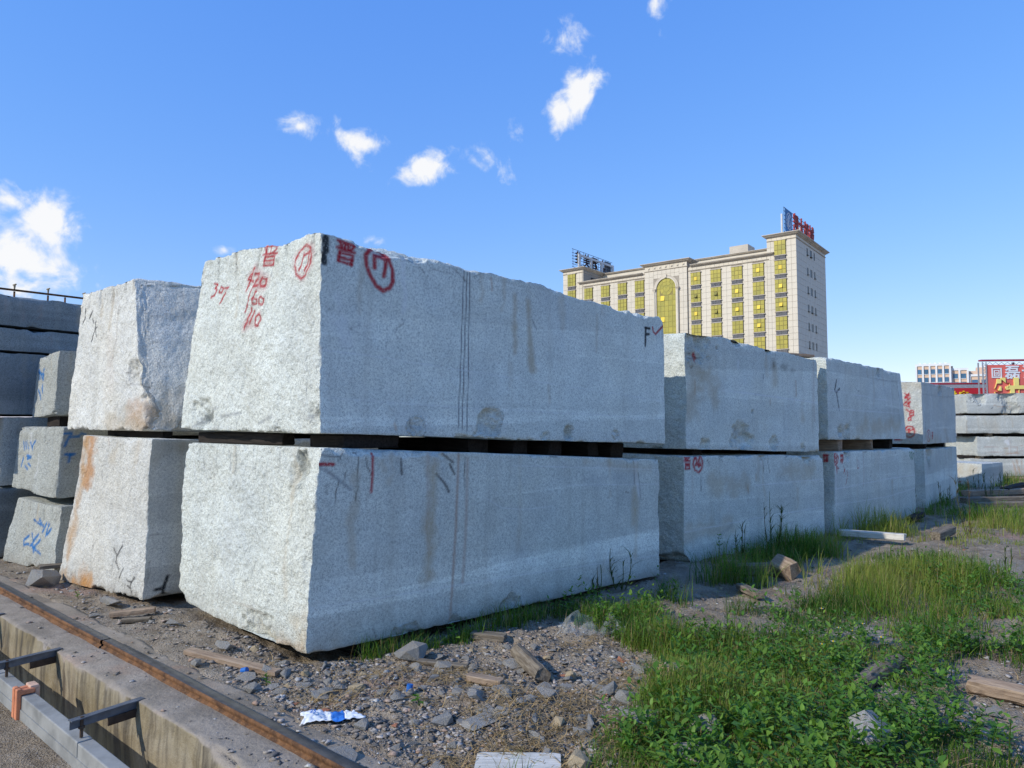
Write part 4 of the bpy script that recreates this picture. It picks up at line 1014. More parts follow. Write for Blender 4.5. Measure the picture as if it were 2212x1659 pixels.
for (xa, xb) in spans:
    if (xa, xb) == (-50.07, -47.99): continue
    if xb <= -46.0: top = 36.15; y = .03
    elif xa >= -5.36: top = 36.3; y = .03
    elif -30.7 < xa < -21.3: top = 33.9; y = -.33
    else: top = 32.8 if xa < -30 else 32.9; y = .03
    for (pa, pb) in rowgrid(xa, xb, .9):
        z = top
        while z > 13:
            panels.append(((pa + pb) / 2, y, z - .583, pb - pa - .035, .05, 1.166 - .035)); z -= 1.167
for (x0, x1, tops) in cols:                             # above the columns
    top = 36.15 if x0 < -46 else (36.3 if x0 > -5 else 32.85)
    if top - tops[0] > .5:
        for (pa, pb) in rowgrid(x0, x1, .9): panels.append(((pa + pb) / 2, .03, (top + tops[0] + .15) / 2, pb - pa - .035, .05, top - tops[0] - .2))
for (pa, pb) in rowgrid(-28.6, -22.9, .9):
    z = 33.9
    while z > ZC + RR + .7: panels.append(((pa + pb) / 2, -.33, z - .4, pb - pa - .035, .05, .765)); z -= .8
for xa, xb, za, zb, y in ((-46.0, -30.7, 33.05, 33.5, .03), (-21.1, -5.4, 33.15, 33.7, .03), (-5.35, 0, 36.5, 36.98, .03), (-51.4, -46, 36.35, 36.78, .03), (-30.6, -21.2, 34.1, 34.98, -.33)):
    for (pa, pb) in rowgrid(xa, xb, .9): panels.append(((pa + pb) / 2, y, (za + zb) / 2, pb - pa - .035, .05, zb - za - .03))
SIDE_Y = [(6.6, 7.65), (8.8, 10.25), (11.4, 12.4)]
side_rows = [35.8, 32.0, 28.4, 24.9, 21.4, 17.9]
side = []
for (ya, yb) in [(0.02, 2.2), (2.2, 4.4), (4.4, 6.6), (6.6, 7.65), (7.65, 8.8), (8.8, 10.25), (10.25, 11.4), (11.4, 12.4), (12.4, 14.9), (14.9, 17.4), (17.4, 19.98)]:
    for (pa, pb) in rowgrid(ya, yb, 1.15):
        if (ya, yb) in SIDE_Y:
            z = 36.3
            for zt1 in side_rows + [13.0]:
                zl = zt1 + .0
                if z - zl > .15: side.append(((pa + pb) / 2, (z + zl) / 2, pb - pa - .035, z - zl - .035))
                z = zt1 - 1.5
        else:
            z = 36.3
            while z > 13: side.append(((pa + pb) / 2, z - .583, pb - pa - .035, 1.13)); z -= 1.167
for (pa, pb) in rowgrid(.02, 19.98, 1.15): side.append(((pa + pb) / 2, 36.75, pb - pa - .035, .45))
allp = [(x, y, z, sx, sy, sz) for (x, y, z, sx, sy, sz) in panels] + [(-.03, yc, zc, .05, sw, sh) for (yc, zc, sw, sh) in side]
allp.sort(key=lambda p: -(p[0] * .787 * 0 + p[3] * p[5] * (1 if p[0] > -22 else .4) * (1 if p[2] > 20 else .3) + p[4] * p[5] * .9 * (1 if p[2] > 20 else .3)))
pm = MB().box(-.5, .5, -.5, .5, -.5, .5).mesh('cladding_panel'); pm.materials.append(M['stone_wall'])
for i, (x, y, z, sx, sy, sz) in enumerate(allp[:300]):
    o = link('cladding_panel', pm, None, hotel); o.location = (x, y, z); o.scale = (sx, sy, sz)
rest = MB()
for (x, y, z, sx, sy, sz) in allp[300:]: rest.box(x - sx / 2, x + sx / 2, y - sy / 2, y + sy / 2, z - sz / 2, z + sz / 2)
tag(rest.build('cladding_panels', M['stone_wall'], hotel), kind='stuff')
for ri, zt1 in enumerate(side_rows):
    for ya, yb in SIDE_Y:
        o = MB().box(-.10, -.055, ya + .06, yb - .06, zt1 - 1.46, zt1 - .04).build('side_window', M['sidewin'], hotel)
        mb = MB()
        for yy in (ya + .06, (ya + yb) / 2, yb - .10): mb.box(-.06, -.03, yy, yy + .04, zt1 - 1.46, zt1 - .04)
        mb.build('frame', M['joint'], o)
        if random.random() < .45:
            h = MB().poly([(-.02, ya + .15, zt1 - 1.35), (-.02, yb - .15, zt1 - 1.35), (.32, yb - .15, zt1 - 1.42), (.32, ya + .15, zt1 - 1.42), (-.02, ya + .15, zt1 - 1.30), (-.02, yb - .15, zt1 - 1.30), (.32, yb - .15, zt1 - 1.38), (.32, ya + .15, zt1 - 1.38)], [(0, 3, 2, 1), (4, 5, 6, 7), (0, 1, 5, 4), (2, 3, 7, 6), (1, 2, 6, 5), (0, 4, 7, 3)])
            h.build('open_sash', M['sidewin'], o)
MB().box(-46.35, -46.2, -.08, .05, 20, 37.0).build('downpipe', M['trim'], hotel)
MB().box(-45.95, -45.90, 3.2, 6.4, 34.6, 35.5).build('roof_window', M['dark_room_paint'], hotel)

# ---- text helper (built-in interface font, with its Chinese fallback)
def text_mesh(s, size, ext=.02, mirror=False, bold=0.0):
    cu = bpy.data.curves.new('letters', 'FONT'); cu.body = s; cu.size = size; cu.extrude = ext; cu.offset = bold
    cu.align_x = 'CENTER'; cu.align_y = 'CENTER'
    ob = bpy.data.objects.new('letters', cu); COL.objects.link(ob)
    dg = bpy.context.evaluated_depsgraph_get()
    me = bpy.data.meshes.new_from_object(ob.evaluated_get(dg))
    bpy.data.objects.remove(ob); bpy.data.curves.remove(cu)
    co = np.empty(len(me.vertices) * 3, np.float32); me.vertices.foreach_get('co', co); co = co.reshape(-1, 3)
    if len(co):
        c = (co.max(0) + co.min(0)) / 2; co -= c
        if mirror: co[:, 0] *= -1
        me.vertices.foreach_set('co', co.ravel()); me.update()
    me.name = 'letter'
    return me
def letter(ch, size, loc, rot, mat, parent, sx=1.0, ext=.02, mirror=False, bold=0.0, name='letter'):
    me = text_mesh(ch, size, ext, mirror, bold); me.materials.clear(); me.materials.append(mat)
    o = link(name, me, None, parent); o.location = loc; o.rotation_euler = rot; o.scale = (sx, 1, 1)
    return o
M['sign_dark'] = simple('dark_rusty_letters', (.045, .02, .018), .8, .4, 2, .2, 10)
M['sign_rod'] = simple('dark_steel_rod', (.03, .032, .036), .6, .3, 2, .1, 10)
M['sign_red'] = simple('faded_red_letters', (.34, .045, .035), .7, .35, 1.2, .1, 10)
M['sign_blue'] = simple('blue_sign_panel', (.015, .12, .30), .5, .2, .6, .05, 10)
M['sign_white'] = simple('white_paint', (.66, .68, .70), .6, .05, 2, .05, 10)
M['post'] = simple('white_concrete_post', (.58, .57, .54), .8, .1, 1, .1, 10)
# roof sign on the right tower (local x constant; reads from the right)
rs = empty('roof_sign'); rs.matrix_world = hotel.matrix_basis.copy() @ Matrix.Translation((-2.2, 0, 37.6))
tag(rs, 'roof sign with blue emblem panel and red letters on the right tower of the hotel', 'sign')
rotR = (math.pi / 2, 0, math.pi / 2)
MB().box(-.10, 0, 1.3, 5.6, .75, 5.05).build('emblem_panel', M['sign_blue'], rs)
em = MB()
cy_, cz_ = 3.45, 2.95
for i in range(36):
    a = 2 * math.pi * i / 36
    for r0, r1, sel in ((1.42, 1.56, True), (1.60, 1.74, i % 2 == 0)):
        if sel:
            a1 = a + 2 * math.pi / 36 * (1.0 if r0 < 1.5 else .7)
            p = [(r0, a), (r1, a), (r1, a1), (r0, a1)]
            em.poly([(x, cy_ + r * math.cos(t), cz_ + r * math.sin(t)) for x in (.012, .05) for r, t in p], [(0, 1, 2, 3), (4, 7, 6, 5), (0, 4, 5, 1), (1, 5, 6, 2), (2, 6, 7, 3), (3, 7, 4, 0)])
def stroke_band(mb, pts, wds, x0=.012, x1=.05):
    n = len(pts)
    L_, R__ = [], []
    for i in range(n):
        d = np.array(pts[min(i + 1, n - 1)]) - np.array(pts[max(0, i - 1)]); d = d / (np.linalg.norm(d) + 1e-9); q = np.array([-d[1], d[0]]) * wds[i] / 2
        L_.append(np.array(pts[i]) + q); R__.append(np.array(pts[i]) - q)
    for i in range(n - 1):
        P4 = [L_[i], L_[i + 1], R__[i + 1], R__[i]]
        mb.poly([(x, p[0], p[1]) for x in (x0, x1) for p in P4], [(0, 1, 2, 3), (4, 7, 6, 5), (0, 4, 5, 1), (1, 5, 6, 2), (2, 6, 7, 3), (3, 7, 4, 0)])
stroke_band(em, [(cy_ + .55, cz_ + 1.25), (cy_ - .25, cz_ + .95), (cy_ - .75, cz_ + .2), (cy_ - .70, cz_ - .7), (cy_ - .2, cz_ - 1.2)], [.1, .35, .45, .4, .1])
stroke_band(em, [(cy_ + .75, cz_ + 1.05), (cy_ + .1, cz_ + .6), (cy_ - .22, cz_ - .1), (cy_ - .05, cz_ - .85), (cy_ + .45, cz_ - .95), (cy_ + .80, cz_ - .45), (cy_ + .65, cz_ + .15), (cy_ + .2, cz_ + .15)], [.08, .28, .3, .3, .3, .28, .25, .12])
em.build('emblem', M['sign_white'], rs)
for i, ch in enumerate('凯大机械'):
    letter(ch, 4.1, (.05, 7.9 + i * 3.5, 3.45), rotR, M['sign_red'], rs, .86, .12, bold=.05)
rods = MB()
for zz in (.6, 1.3, 2.1, 2.9, 3.7, 4.5, 5.2): rods.bar((-.16, .9, zz), (-.16, 20.4, zz), .07, .07)
for yy in np.arange(1.2, 20.5, 1.6): rods.bar((-.22, yy, -.1), (-.22, yy, 5.2), .06, .06)
rods.build('rod_frame', M['sign_rod'], rs)
for yy in (1.1, 6.2, 12.5, 19.5): MB().box(-.75, -.45, yy - .15, yy + .15, -.6, 4.0).build('support_post', M['post'], rs)
# roof sign on the left tower, seen from behind
ls = empty('roof_sign'); ls.matrix_world = hotel.matrix_basis.copy() @ Matrix.Translation((-48.0, 0, 37.3))
tag(ls, 'dark scaffold roof sign seen from behind on the left tower of the hotel', 'sign')
for i, ch in enumerate('佳美酒店'):
    letter(ch, 3.1, (-.25, 1.5 + i * 3.6, 2.75), rotR, M['sign_dark'], ls, .85, .10, mirror=True, bold=.03)
letter('YIJIA HOTEL', 1.15, (-.25, 7.0, .75), rotR, M['sign_dark'], ls, 1.6, .06, mirror=True, bold=.02)
rods = MB()
for zz in (.3, .95, 1.5, 2.15, 2.8, 3.5, 4.35): rods.bar((-.10, -1.3, zz), (-.10, 16.6, zz), .075, .075)
for yy in np.arange(-1.0, 16.6, 2.2): rods.bar((-.05, yy, .2), (-.05, yy, 4.4), .06, .06)
rods.build('rod_frame', M['sign_rod'], ls)
for yy in (1.0, 6.0, 10.8, 16.0): MB().box(.15, .50, yy - .38, yy + .38, -.5, 3.55).build('support_post', M['post'], ls)
MB().box(.16, .49, 1.4, 15.6, 3.05, 3.5).build('cross_beam', M['post'], ls)
MB().box(-.22, -.15, 13.0, 16.0, 1.0, 4.2).build('backing_panel', M['bracket'], ls)

# ------------------------------------------------------------------ red billboards, shed roof, far flats
M['red_board'] = simple('faded_red_billboard', (.62, .13, .105), .55, .08, .5, .02, 10)
M['red_dark'] = simple('deep_red_billboard', (.42, .025, .04), .55, .1, .5, .02, 10)
M['maroon'] = simple('maroon_cap', (.30, .03, .05), .4, .2, 1, .05, 10)
M['yellow'] = simple('pale_yellow_letters', (.78, .66, .20), .6, .06, 1, .02, 10)
M['yellow2'] = simple('yellow_letters', (.72, .50, .02), .6, .06, 1, .02, 10)
M['shed'] = simple('grey_shed_roof', (.30, .32, .34), .6, .1, .3, .05, 8)
def billboard(name, label, p0, p1, z0, z1, board, yaw=0.0):
    o = empty(name, (p0[0], p0[1], 0), math.atan2(p1[1] - p0[1], p1[0] - p0[0]))
    L = math.hypot(p1[0] - p0[0], p1[1] - p0[1])
    tag(o, label, 'billboard')
    MB().box(.25, L, .0, .08, z0, z1 - .28).build('panel', M[board], o)
    MB().box(-.05, L, -.06, .30, z1 - .04, z1 + .06).build('top_cap', M['maroon'], o)
    fr = MB(); fr.box(0, .07, -.06, 0, 0, z1 - .1); fr.box(0, .07, .45, .52, 0, z1 - .1); fr.box(.22, .27, -.06, 0, 0, z1 - .1)
    for i in range(int((z1 - z0) / .22)):
        zz = z0 + i * .22; fr.bar((.03, -.03, zz), (.25, -.03, zz + .11), .025, .025); fr.bar((.25, -.03, zz + .11), (.03, -.03, zz + .22), .025, .025)
    for x in np.arange(.3, L, .35): fr.bar((x, -.02, z1 - .27), (x + .17, -.02, z1 - .12), .025, .025); fr.bar((x + .17, -.02, z1 - .12), (x + .35, -.02, z1 - .27), .025, .025)
    for x in np.arange(2, L, 3): fr.box(x, x + .12, .3, .42, 0, z1 - .1)
    fr.build('truss_frame', M['shed'], o)
    return o
bb = billboard('billboard', 'large salmon-red billboard with white and yellow Chinese letters at the right edge', (29.98, 45.0), (42.0, 43.6), 1.5, 5.85, 'red_board')
lg = MB()
def sq(cx, cz, w_, h_, t): 
    for x0, x1, z0, z1 in ((cx - w_, cx + w_, cz + h_ - t, cz + h_), (cx - w_, cx - w_ + t, cz - h_, cz + h_ - t - .001), (cx + w_ - t, cx + w_, cz - h_, cz + h_ - t - .001)): lg.box(x0, x1, -.04, -.006, z0, z1)
    lg.box(cx - w_ + t + .001, cx + w_ - t - .001, -.04, -.006, cz - h_, cz - h_ + t)
sq(.86, 5.05, .30, .32, .075); sq(.86, 5.03, .165, .20, .055); sq(.86, 5.02, .06, .085, .035)
lg.build('logo', M['sign_white'], bb)
for i, ch in enumerate('磊诚石材'): letter(ch, .92, (1.78 + i * 1.02, -.03, 5.08), (math.pi / 2, 0, 0), M['sign_white'], bb, 1.0, .02, bold=.018)
for i, ch in enumerate('牡丹红'): letter(ch, 1.60, (1.62 + i * 1.95, -.05, 3.95), (math.pi / 2, 0, 0), M['yellow'], bb, 1.18, .05, bold=.055)
b2 = billboard('billboard', 'lower deep red billboard with yellow Chinese letters left of the large one', (24.0, 48.0), (31.6, 47.0), 1.5, 4.50, 'red_dark')
for i, ch in enumerate('供应'): letter(ch, .62, (5.45 + i * .72, -.05, 3.72), (math.pi / 2, 0, 0), M['yellow2'], b2, 1.0, .03, bold=.02)
sh = MB(); n = 12
outl = [(-4.5 + 9 * i / n, 4.15 + .75 * math.sin(math.pi * (.15 + .5 * i / n))) for i in range(n + 1)] + [(4.5, 0), (-4.5, 0)]
sh.prism(outl, 0, 14)
o = sh.build('storage_shed', M['shed']); o.location = (30.8, 52, 0); tag(o, 'grey curved-roof shed behind the red billboards', 'shed')
M['flat_orange'] = simple('orange_render', (.66, .47, .33), .8, .08, .2, .02, 5)
M['flat_white'] = simple('white_render', (.72, .72, .70), .8, .05, .2, .02, 5)
M['flat_glass'] = simple('blue_window_glass', (.05, .14, .24), .2, .3, .2, .02, 5, spec=.6)
def flats(label, x0, x1, Y, ztop, floors, ncol, frame, yaw, dep=14, base='flat_orange', fh=3.0):
    Lx = x1 - x0
    o = empty('apartment_building', (x0, Y, 0), yaw); tag(o, label, 'building', 'distant orange and white flats')
    MB().box(0, Lx, 0, dep, 0, ztop - .8).build('wall', M[base], o)
    mb = MB(); mb.box(-.3, Lx + .3, -.3, dep, ztop - .78, ztop)
    mb.build('parapet', M['flat_white'], o)
    if frame:
        for i in range(frame + 1):
            x = Lx * i / frame
            MB().box(x - .28, x + .28, -.5, -.02, 0, ztop - .79).build('white_pilaster', M['flat_white'], o)
    cw = Lx / ncol
    for f in range(floors):
        z0 = ztop - 1.2 - fh * (f + 1) + .3
        for c in range(ncol):
            wn = MB().box(cw * (c + .2), cw * (c + .8), -.12, -.03, z0 + .2, z0 + 1.9).build('window', M['flat_glass'], o)
            MB().box(cw * (c + .2) - .08, cw * (c + .8) + .08, -.22, -.125, z0 + .02, z0 + .19).build('sill', M['flat_white'], wn)
    return o
f1 = flats('far tall block of flats with white grid frame and blue windows', 149.0, 159.6, 260, 24.7, 4, 5, 5, math.radians(-30))
for i in range(6): MB().box(.8 + i * 1.6, 1.6 + i * 1.6, .5, 6, 24.0, 25.2).build('roof_fin', M['flat_white'], f1)
MB().box(9.5, 11.6, 2, 10, 0, 23.8).build('stair_tower', M['flat_orange'], f1)
flats('far narrow pale block of flats with large top windows', 159.4, 164.4, 256, 22.9, 4, 2, 2, math.radians(-31), base='flat_orange')
f3 = flats('far lower block of flats beside the billboard with orange roof house', 164.8, 176.3, 254, 20.6, 4, 4, 2, math.radians(-32))
MB().box(-1.8, 9, 3, 12, 0, 22.0).build('rear_wing', M['flat_orange'], f3); MB().box(2.0, 6.0, 4, 9, 22.0, 23.3).build('roof_house', M['flat_orange'], f3)
for i in range(4): MB().box(2.5 + i * .9, 3.2 + i * .9, 4.5, 5.2, 23.3, 24.2).build('water_tank', M['flat_white'], f3)
# rusty conductor rail over the dark stack at the left
r0, r1 = at(-60, 616.5, 12.6), at(215, 649.5, 14.6)
root = empty('overhead_rail', r0); tag(root, 'rusty overhead rail on short posts above the dark slabs at the far left', 'rail')
mb = MB(); mb.bar((0, 0, 0), r1 - r0, .03, .022); mb.bar(np.array((0, 0, .018)), r1 - r0 + [0, 0, .018], .05, .010); mb.build('rail_bar', M['rust'], root)
for i, f in enumerate((.30, .56, .70, .86, .10)):
    p = (r1 - r0) * f
    MB().bar(p + [0, 0, -.75], p + [0, 0, -.02], .024, .024).build('post', M['rust'], root)
    if i not in (2,):
        mb = MB(); mb.tube([p + [0, 0, .02], p + [0, 0, .10]], [.012, .02], 6); mb.tube([p + [-.03, 0, .10], p + [.03, 0, .12]], .014, 6); mb.build('insulator', M['pebble_tan'], root)

# ------------------------------------------------------------------ rubble
def pgon(pts): return np.array([gnd(*p)[:2] for p in pts])
def inside(poly, X, Y):
    r = np.zeros(len(X), bool); n = len(poly); j = n - 1
    for i in range(n):
        xi, yi = poly[i]; xj, yj = poly[j]
        c = ((yi > Y) != (yj > Y)) & (X < (xj - xi) * (Y - yi) / (yj - yi + 1e-12) + xi)
        r ^= c; j = i
    return r
Z_RUBBLE = pgon([(560, 1440), (680, 1435), (1000, 1375), (1200, 1318), (1260, 1345), (1340, 1380), (1440, 1415), (1425, 1480), (1390, 1540), (1290, 1590), (1230, 1700), (820, 1700)])
Z_STRIP = pgon([(0, 1225), (130, 1262), (300, 1302), (370, 1310), (520, 1395), (670, 1440), (800, 1560), (830, 1640), (760, 1602), (520, 1485), (366, 1402), (120, 1272), (0, 1232)])
Z_BARE = [pgon([(1430, 1262), (1600, 1252), (1690, 1262), (1660, 1310), (1500, 1320)]), pgon([(2050, 1185), (2300, 1165), (2300, 1240), (2080, 1232)]), pgon([(2120, 1490), (2300, 1470), (2300, 1680), (2190, 1620)]),
          pgon([(1800, 1190), (1990, 1150), (2060, 1165), (2040, 1200), (1850, 1205)]), pgon([(1455, 1560), (1560, 1555), (1600, 1640), (1580, 1720), (1440, 1720)]), pgon([(2080, 1060), (2300, 1040), (2300, 1085), (2090, 1100)]), pgon([(1800, 1160), (1960, 1165), (1975, 1205), (1800, 1185)]), pgon([(1655, 1225), (1735, 1225), (1735, 1275), (1655, 1270)])]

def hull_mesh(name, seed, n=14, sq=(1, .75, .45), mat='chip', rough=0):
    r = np.random.default_rng(seed)
    bm = bmesh.new()
    P = r.normal(size=(n, 3)); P /= np.linalg.norm(P, axis=1)[:, None]; P *= r.uniform(.75, 1.0, (n, 1))
    P = P * np.array(sq)
    vs = [bm.verts.new(p) for p in P]
    res = bmesh.ops.convex_hull(bm, input=vs)
    bmesh.ops.delete(bm, geom=[g_ for g_ in res['geom_interior'] if isinstance(g_, bmesh.types.BMVert)], context='VERTS')
    bmesh.ops.triangulate(bm, faces=bm.faces)
    me = bpy.data.meshes.new(name); bm.to_mesh(me); bm.free()
    me.materials.append(M[mat])
    return me
CH = [hull_mesh('granite_chip', 400 + i, 13 + i % 4, ((1, .7, .4), (1, .8, .28), (1, .6, .5), (1, .9, .55))[i % 4]) for i in range(10)]
CT = [hull_mesh('tan_pebble', 430 + i, 14, (1, .85, .7), 'pebble_tan') for i in range(2)] + [hull_mesh('brick_bit', 440, 12, (1, .7, .5), 'brickbit')]

def put_stone(px, py, size, me, label=None, name='stone_chip', rz=None, tilt=(.2, .2), sink=.25, group=None, zz=None):
    g = gnd(px, py) if not isinstance(px, tuple) else np.array([px[0], px[1], 0])
    o = link(name, me)
    o.location = (g[0], g[1], (gz(g[0], g[1]) if zz is None else zz) + size * .45 * (1 - sink))
    o.scale = (size, size, size)
    o.rotation_euler = (random.uniform(-tilt[0], tilt[0]), random.uniform(-tilt[1], tilt[1]), random.uniform(0, 6.28) if rz is None else rz)
    tag(o, label, 'stone', group)
    return o
# distinct stones
put_stone(890, 1416, .15, CH[3], 'pale grey wedge stone under the edge of the nearest lower block', rz=.4, tilt=(.3, .1))
put_stone(1232, 1456, .058, CT[0], 'round yellowish stone right of the short log')
put_stone(1167, 1510, .17, hull_mesh('flat_slab', 451, 12, (1, .6, .12)), 'flat smooth grey slab half buried below the short log', tilt=(.05, .05), sink=.6)
put_stone(1038, 1572, .17, hull_mesh('flat_slab', 452, 12, (1, .7, .14)), 'large flat grey slab in the rubble near the bottom', tilt=(.05, .05), sink=.9)
put_stone(1362, 1556, .10, CH[1], 'thin pale stone slab beside the dry grass', tilt=(.1, .1))
put_stone(1312, 1498, .10, CH[0], 'speckled grey stone standing left of the wood stump', tilt=(.4, .3))
put_stone(1350, 1508, .11, CH[2], 'long speckled stone lying below the wood stump')
put_stone(1520, 1585, .12, hull_mesh('pale_rock', 453, 15, (1, .8, .5)), 'broken pale concrete lump among the low weeds')
put_stone(1495, 1640, .14, hull_mesh('pale_rock', 454, 15, (1, .8, .45)), 'pale granite lump at the bottom edge among weeds')
put_stone(1405, 1570, .11, CH[5], 'grey stone poking from the low weeds')
put_stone(2112, 1527, .055, CH[6], 'left of two speckled stones on the bare earth at the right')
put_stone(2145, 1536, .055, CH[7], 'right of two speckled stones on the bare earth at the right')
put_stone(365, 1348, .09, hull_mesh('white_chip', 455, 11, (1, .7, .3)), 'flat pale stone flake below the left foot of the nearest block')
put_stone(490, 1405, .12, CH[4], 'rough grey stone wedged under the lit end of the nearest block')
put_stone(425, 1437, .075, CH[8], 'dark grey stone at the edge of the concrete bed')
put_stone(205, 1330, .06, CH[9], 'small pale stone beside the split wood near the concrete bed')
put_stone(545, 1490, .08, CH[2], 'angular stone at the concrete edge left of the plastic sack')
put_stone(700, 1502, .07, CH[5], 'flat grey chip above the plastic sack')
put_stone(655, 1478, .075, CH[1], 'long light chip on the bare mound near the block corner')
put_stone(730, 1640, .13, CH[3], 'blocky granite stone left of the white board')
# loose block chunks by the left blocks
sb = hull_mesh('broken_stone', 460, 12, (1, .75, .8)); o = put_stone(98, 1258, .22, sb, 'broken grey granite chunk leaning by the left three-layer stack', name='broken_stone', rz=.3, tilt=(.05, .05), sink=.2)
put_stone(240, 1300, .17, hull_mesh('broken_stone', 461, 12, (1, .5, .35)), 'grey stone splinter at the foot of the rust-streaked block', name='broken_stone', rz=-.5, sink=.3)
# granite boulder in the weeds, bottom right
bd = hull_mesh('boulder', 470, 22, (1, .7, .75), 'chip')
m_ = granite('speckled_boulder', (.62, .63, .62), (.10, .10, .11), 0, False); bd.materials.clear(); bd.materials.append(m_)
g = gnd(1880, 1625); o = link('boulder', bd); o.location = (g[0], g[1], gz(g[0], g[1]) + .07); o.scale = (.17, .16, .17); o.rotation_euler = (.15, .25, .7)
tag(o, 'black and white speckled granite boulder showing through the leafy weeds', 'boulder')
# countable chips
rng = np.random.default_rng(5)
GRP_CH = 'granite chips scattered over the rubble'
cnt = 0; tries = 0
xs, ys = [], []
while cnt < 230 and tries < 8000:
    tries += 1
    zone = rng.random()
    px, py = (rng.uniform(560, 1440), rng.uniform(1385, 1659)) if zone < .66 else ((rng.uniform(60, 800), rng.uniform(1240, 1640)) if zone < .85 else (rng.uniform(1400, 2212), rng.uniform(1180, 1659)))
    g = gnd(px, py); XX, YY = np.array([g[0]]), np.array([g[1]])
    ok = inside(Z_RUBBLE, XX, YY)[0] or inside(Z_STRIP, XX, YY)[0] or any(inside(zb_, XX, YY)[0] for zb_ in Z_BARE)
    v_ = g[0] * EV[0] + g[1] * EV[1]; u_ = g[0] * EU[0] + g[1] * EU[1]
    if not ok or v_ < 2.36 or (u_ < -4.25 and v_ > 2.75): continue
    if xs and min((a - g[0]) ** 2 + (b - g[1]) ** 2 for a, b in zip(xs, ys)) < .008: continue
    size = float(np.clip(rng.lognormal(-3.2, .45), .018, .10))
    me_ = CT[rng.integers(3)] if rng.random() < .10 else CH[rng.integers(10)]
    put_stone(px, py, size, me_, 'angular chip of broken stone lying loose in the rubble', group=GRP_CH, tilt=(.3, .3), sink=.62)
    xs.append(g[0]); ys.append(g[1]); cnt += 1
# gravel too fine to count
def hull_np(seed):
    me = hull_mesh('tmp', seed, 9, (1, .75, .5)); v = np.array([x.co[:] for x in me.vertices]); f = np.array([p.vertices[:] for p in me.polygons])
    bpy.data.meshes.remove(me); return v, f
HV = [hull_np(500 + i) for i in range(6)]
Vl, Fl, base, Cl = [], [], 0, []
N_G = 22000
px = np.concatenate([rng.uniform(480, 1460, int(N_G * .56)), rng.uniform(0, 820, int(N_G * .24)), rng.uniform(1380, 2260, N_G - int(N_G * .56) - int(N_G * .24))])
py = np.concatenate([rng.uniform(1330, 1690, int(N_G * .56)), rng.uniform(1225, 1650, int(N_G * .24)), rng.uniform(1050, 1690, N_G - int(N_G * .56) - int(N_G * .24))])
PT = np.array([gnd(a, b) for a, b in zip(px, py)])
u_ = PT[:, :2] @ EU; v_ = PT[:, :2] @ EV
onbed = (v_ > 1.79) & (v_ < 2.27) & (np.abs(v_ - 2.03) > .06) & (rng.random(len(v_)) < .10)
okm = ((v_ > 2.30) & ~((u_ < -4.2) & (v_ > 2.85))) | onbed
GZ = np.where(onbed, .002, gheight(PT[:, 0], PT[:, 1]))[okm]; PT = PT[okm]
for p, z in zip(PT, GZ):
    v, f = HV[rng.integers(6)]
    s = float(np.clip(rng.lognormal(-4.55, .5), .004, .03)) * (1 + .05 * p[1])
    a = rng.uniform(0, 6.28); ca, sa = math.cos(a), math.sin(a)
    q = v * s * np.array([1, 1, rng.uniform(.5, 1)])
    Vl.append(np.stack([q[:, 0] * ca - q[:, 1] * sa + p[0], q[:, 0] * sa + q[:, 1] * ca + p[1], q[:, 2] + z + s * .15], 1)); Fl.append(f + base); base += len(v)
    Cl.append(np.full(len(v), rng.random()))
me = mesh_np('gravel', np.concatenate(Vl), np.concatenate(Fl)); add_attr(me, 'shade', 'FLOAT', np.concatenate(Cl))
m, k = newmat('mixed_gravel'); at_ = k.n('ShaderNodeAttribute', attribute_name='shade').outputs['Fac']
c = k.ramp(at_, [(0, (.10, .10, .10)), (.25, (.23, .19, .145)), (.6, (.36, .30, .235)), (.8, (.44, .43, .41)), (.9, (.40, .25, .16)), (1.0, (.60, .58, .53))])
c = k.mix(k.maprange(k.noise(160, 2, .6, coords(k)), .4, .6, 0, .5), c, (.10, .095, .09))
M['gravel'] = finish(m, k, c, .9, None, spec=.15)
tag(link('gravel', me, M['gravel']), 'fine gravel and stone crumbs covering the bare ground', 'gravel', kind='stuff')

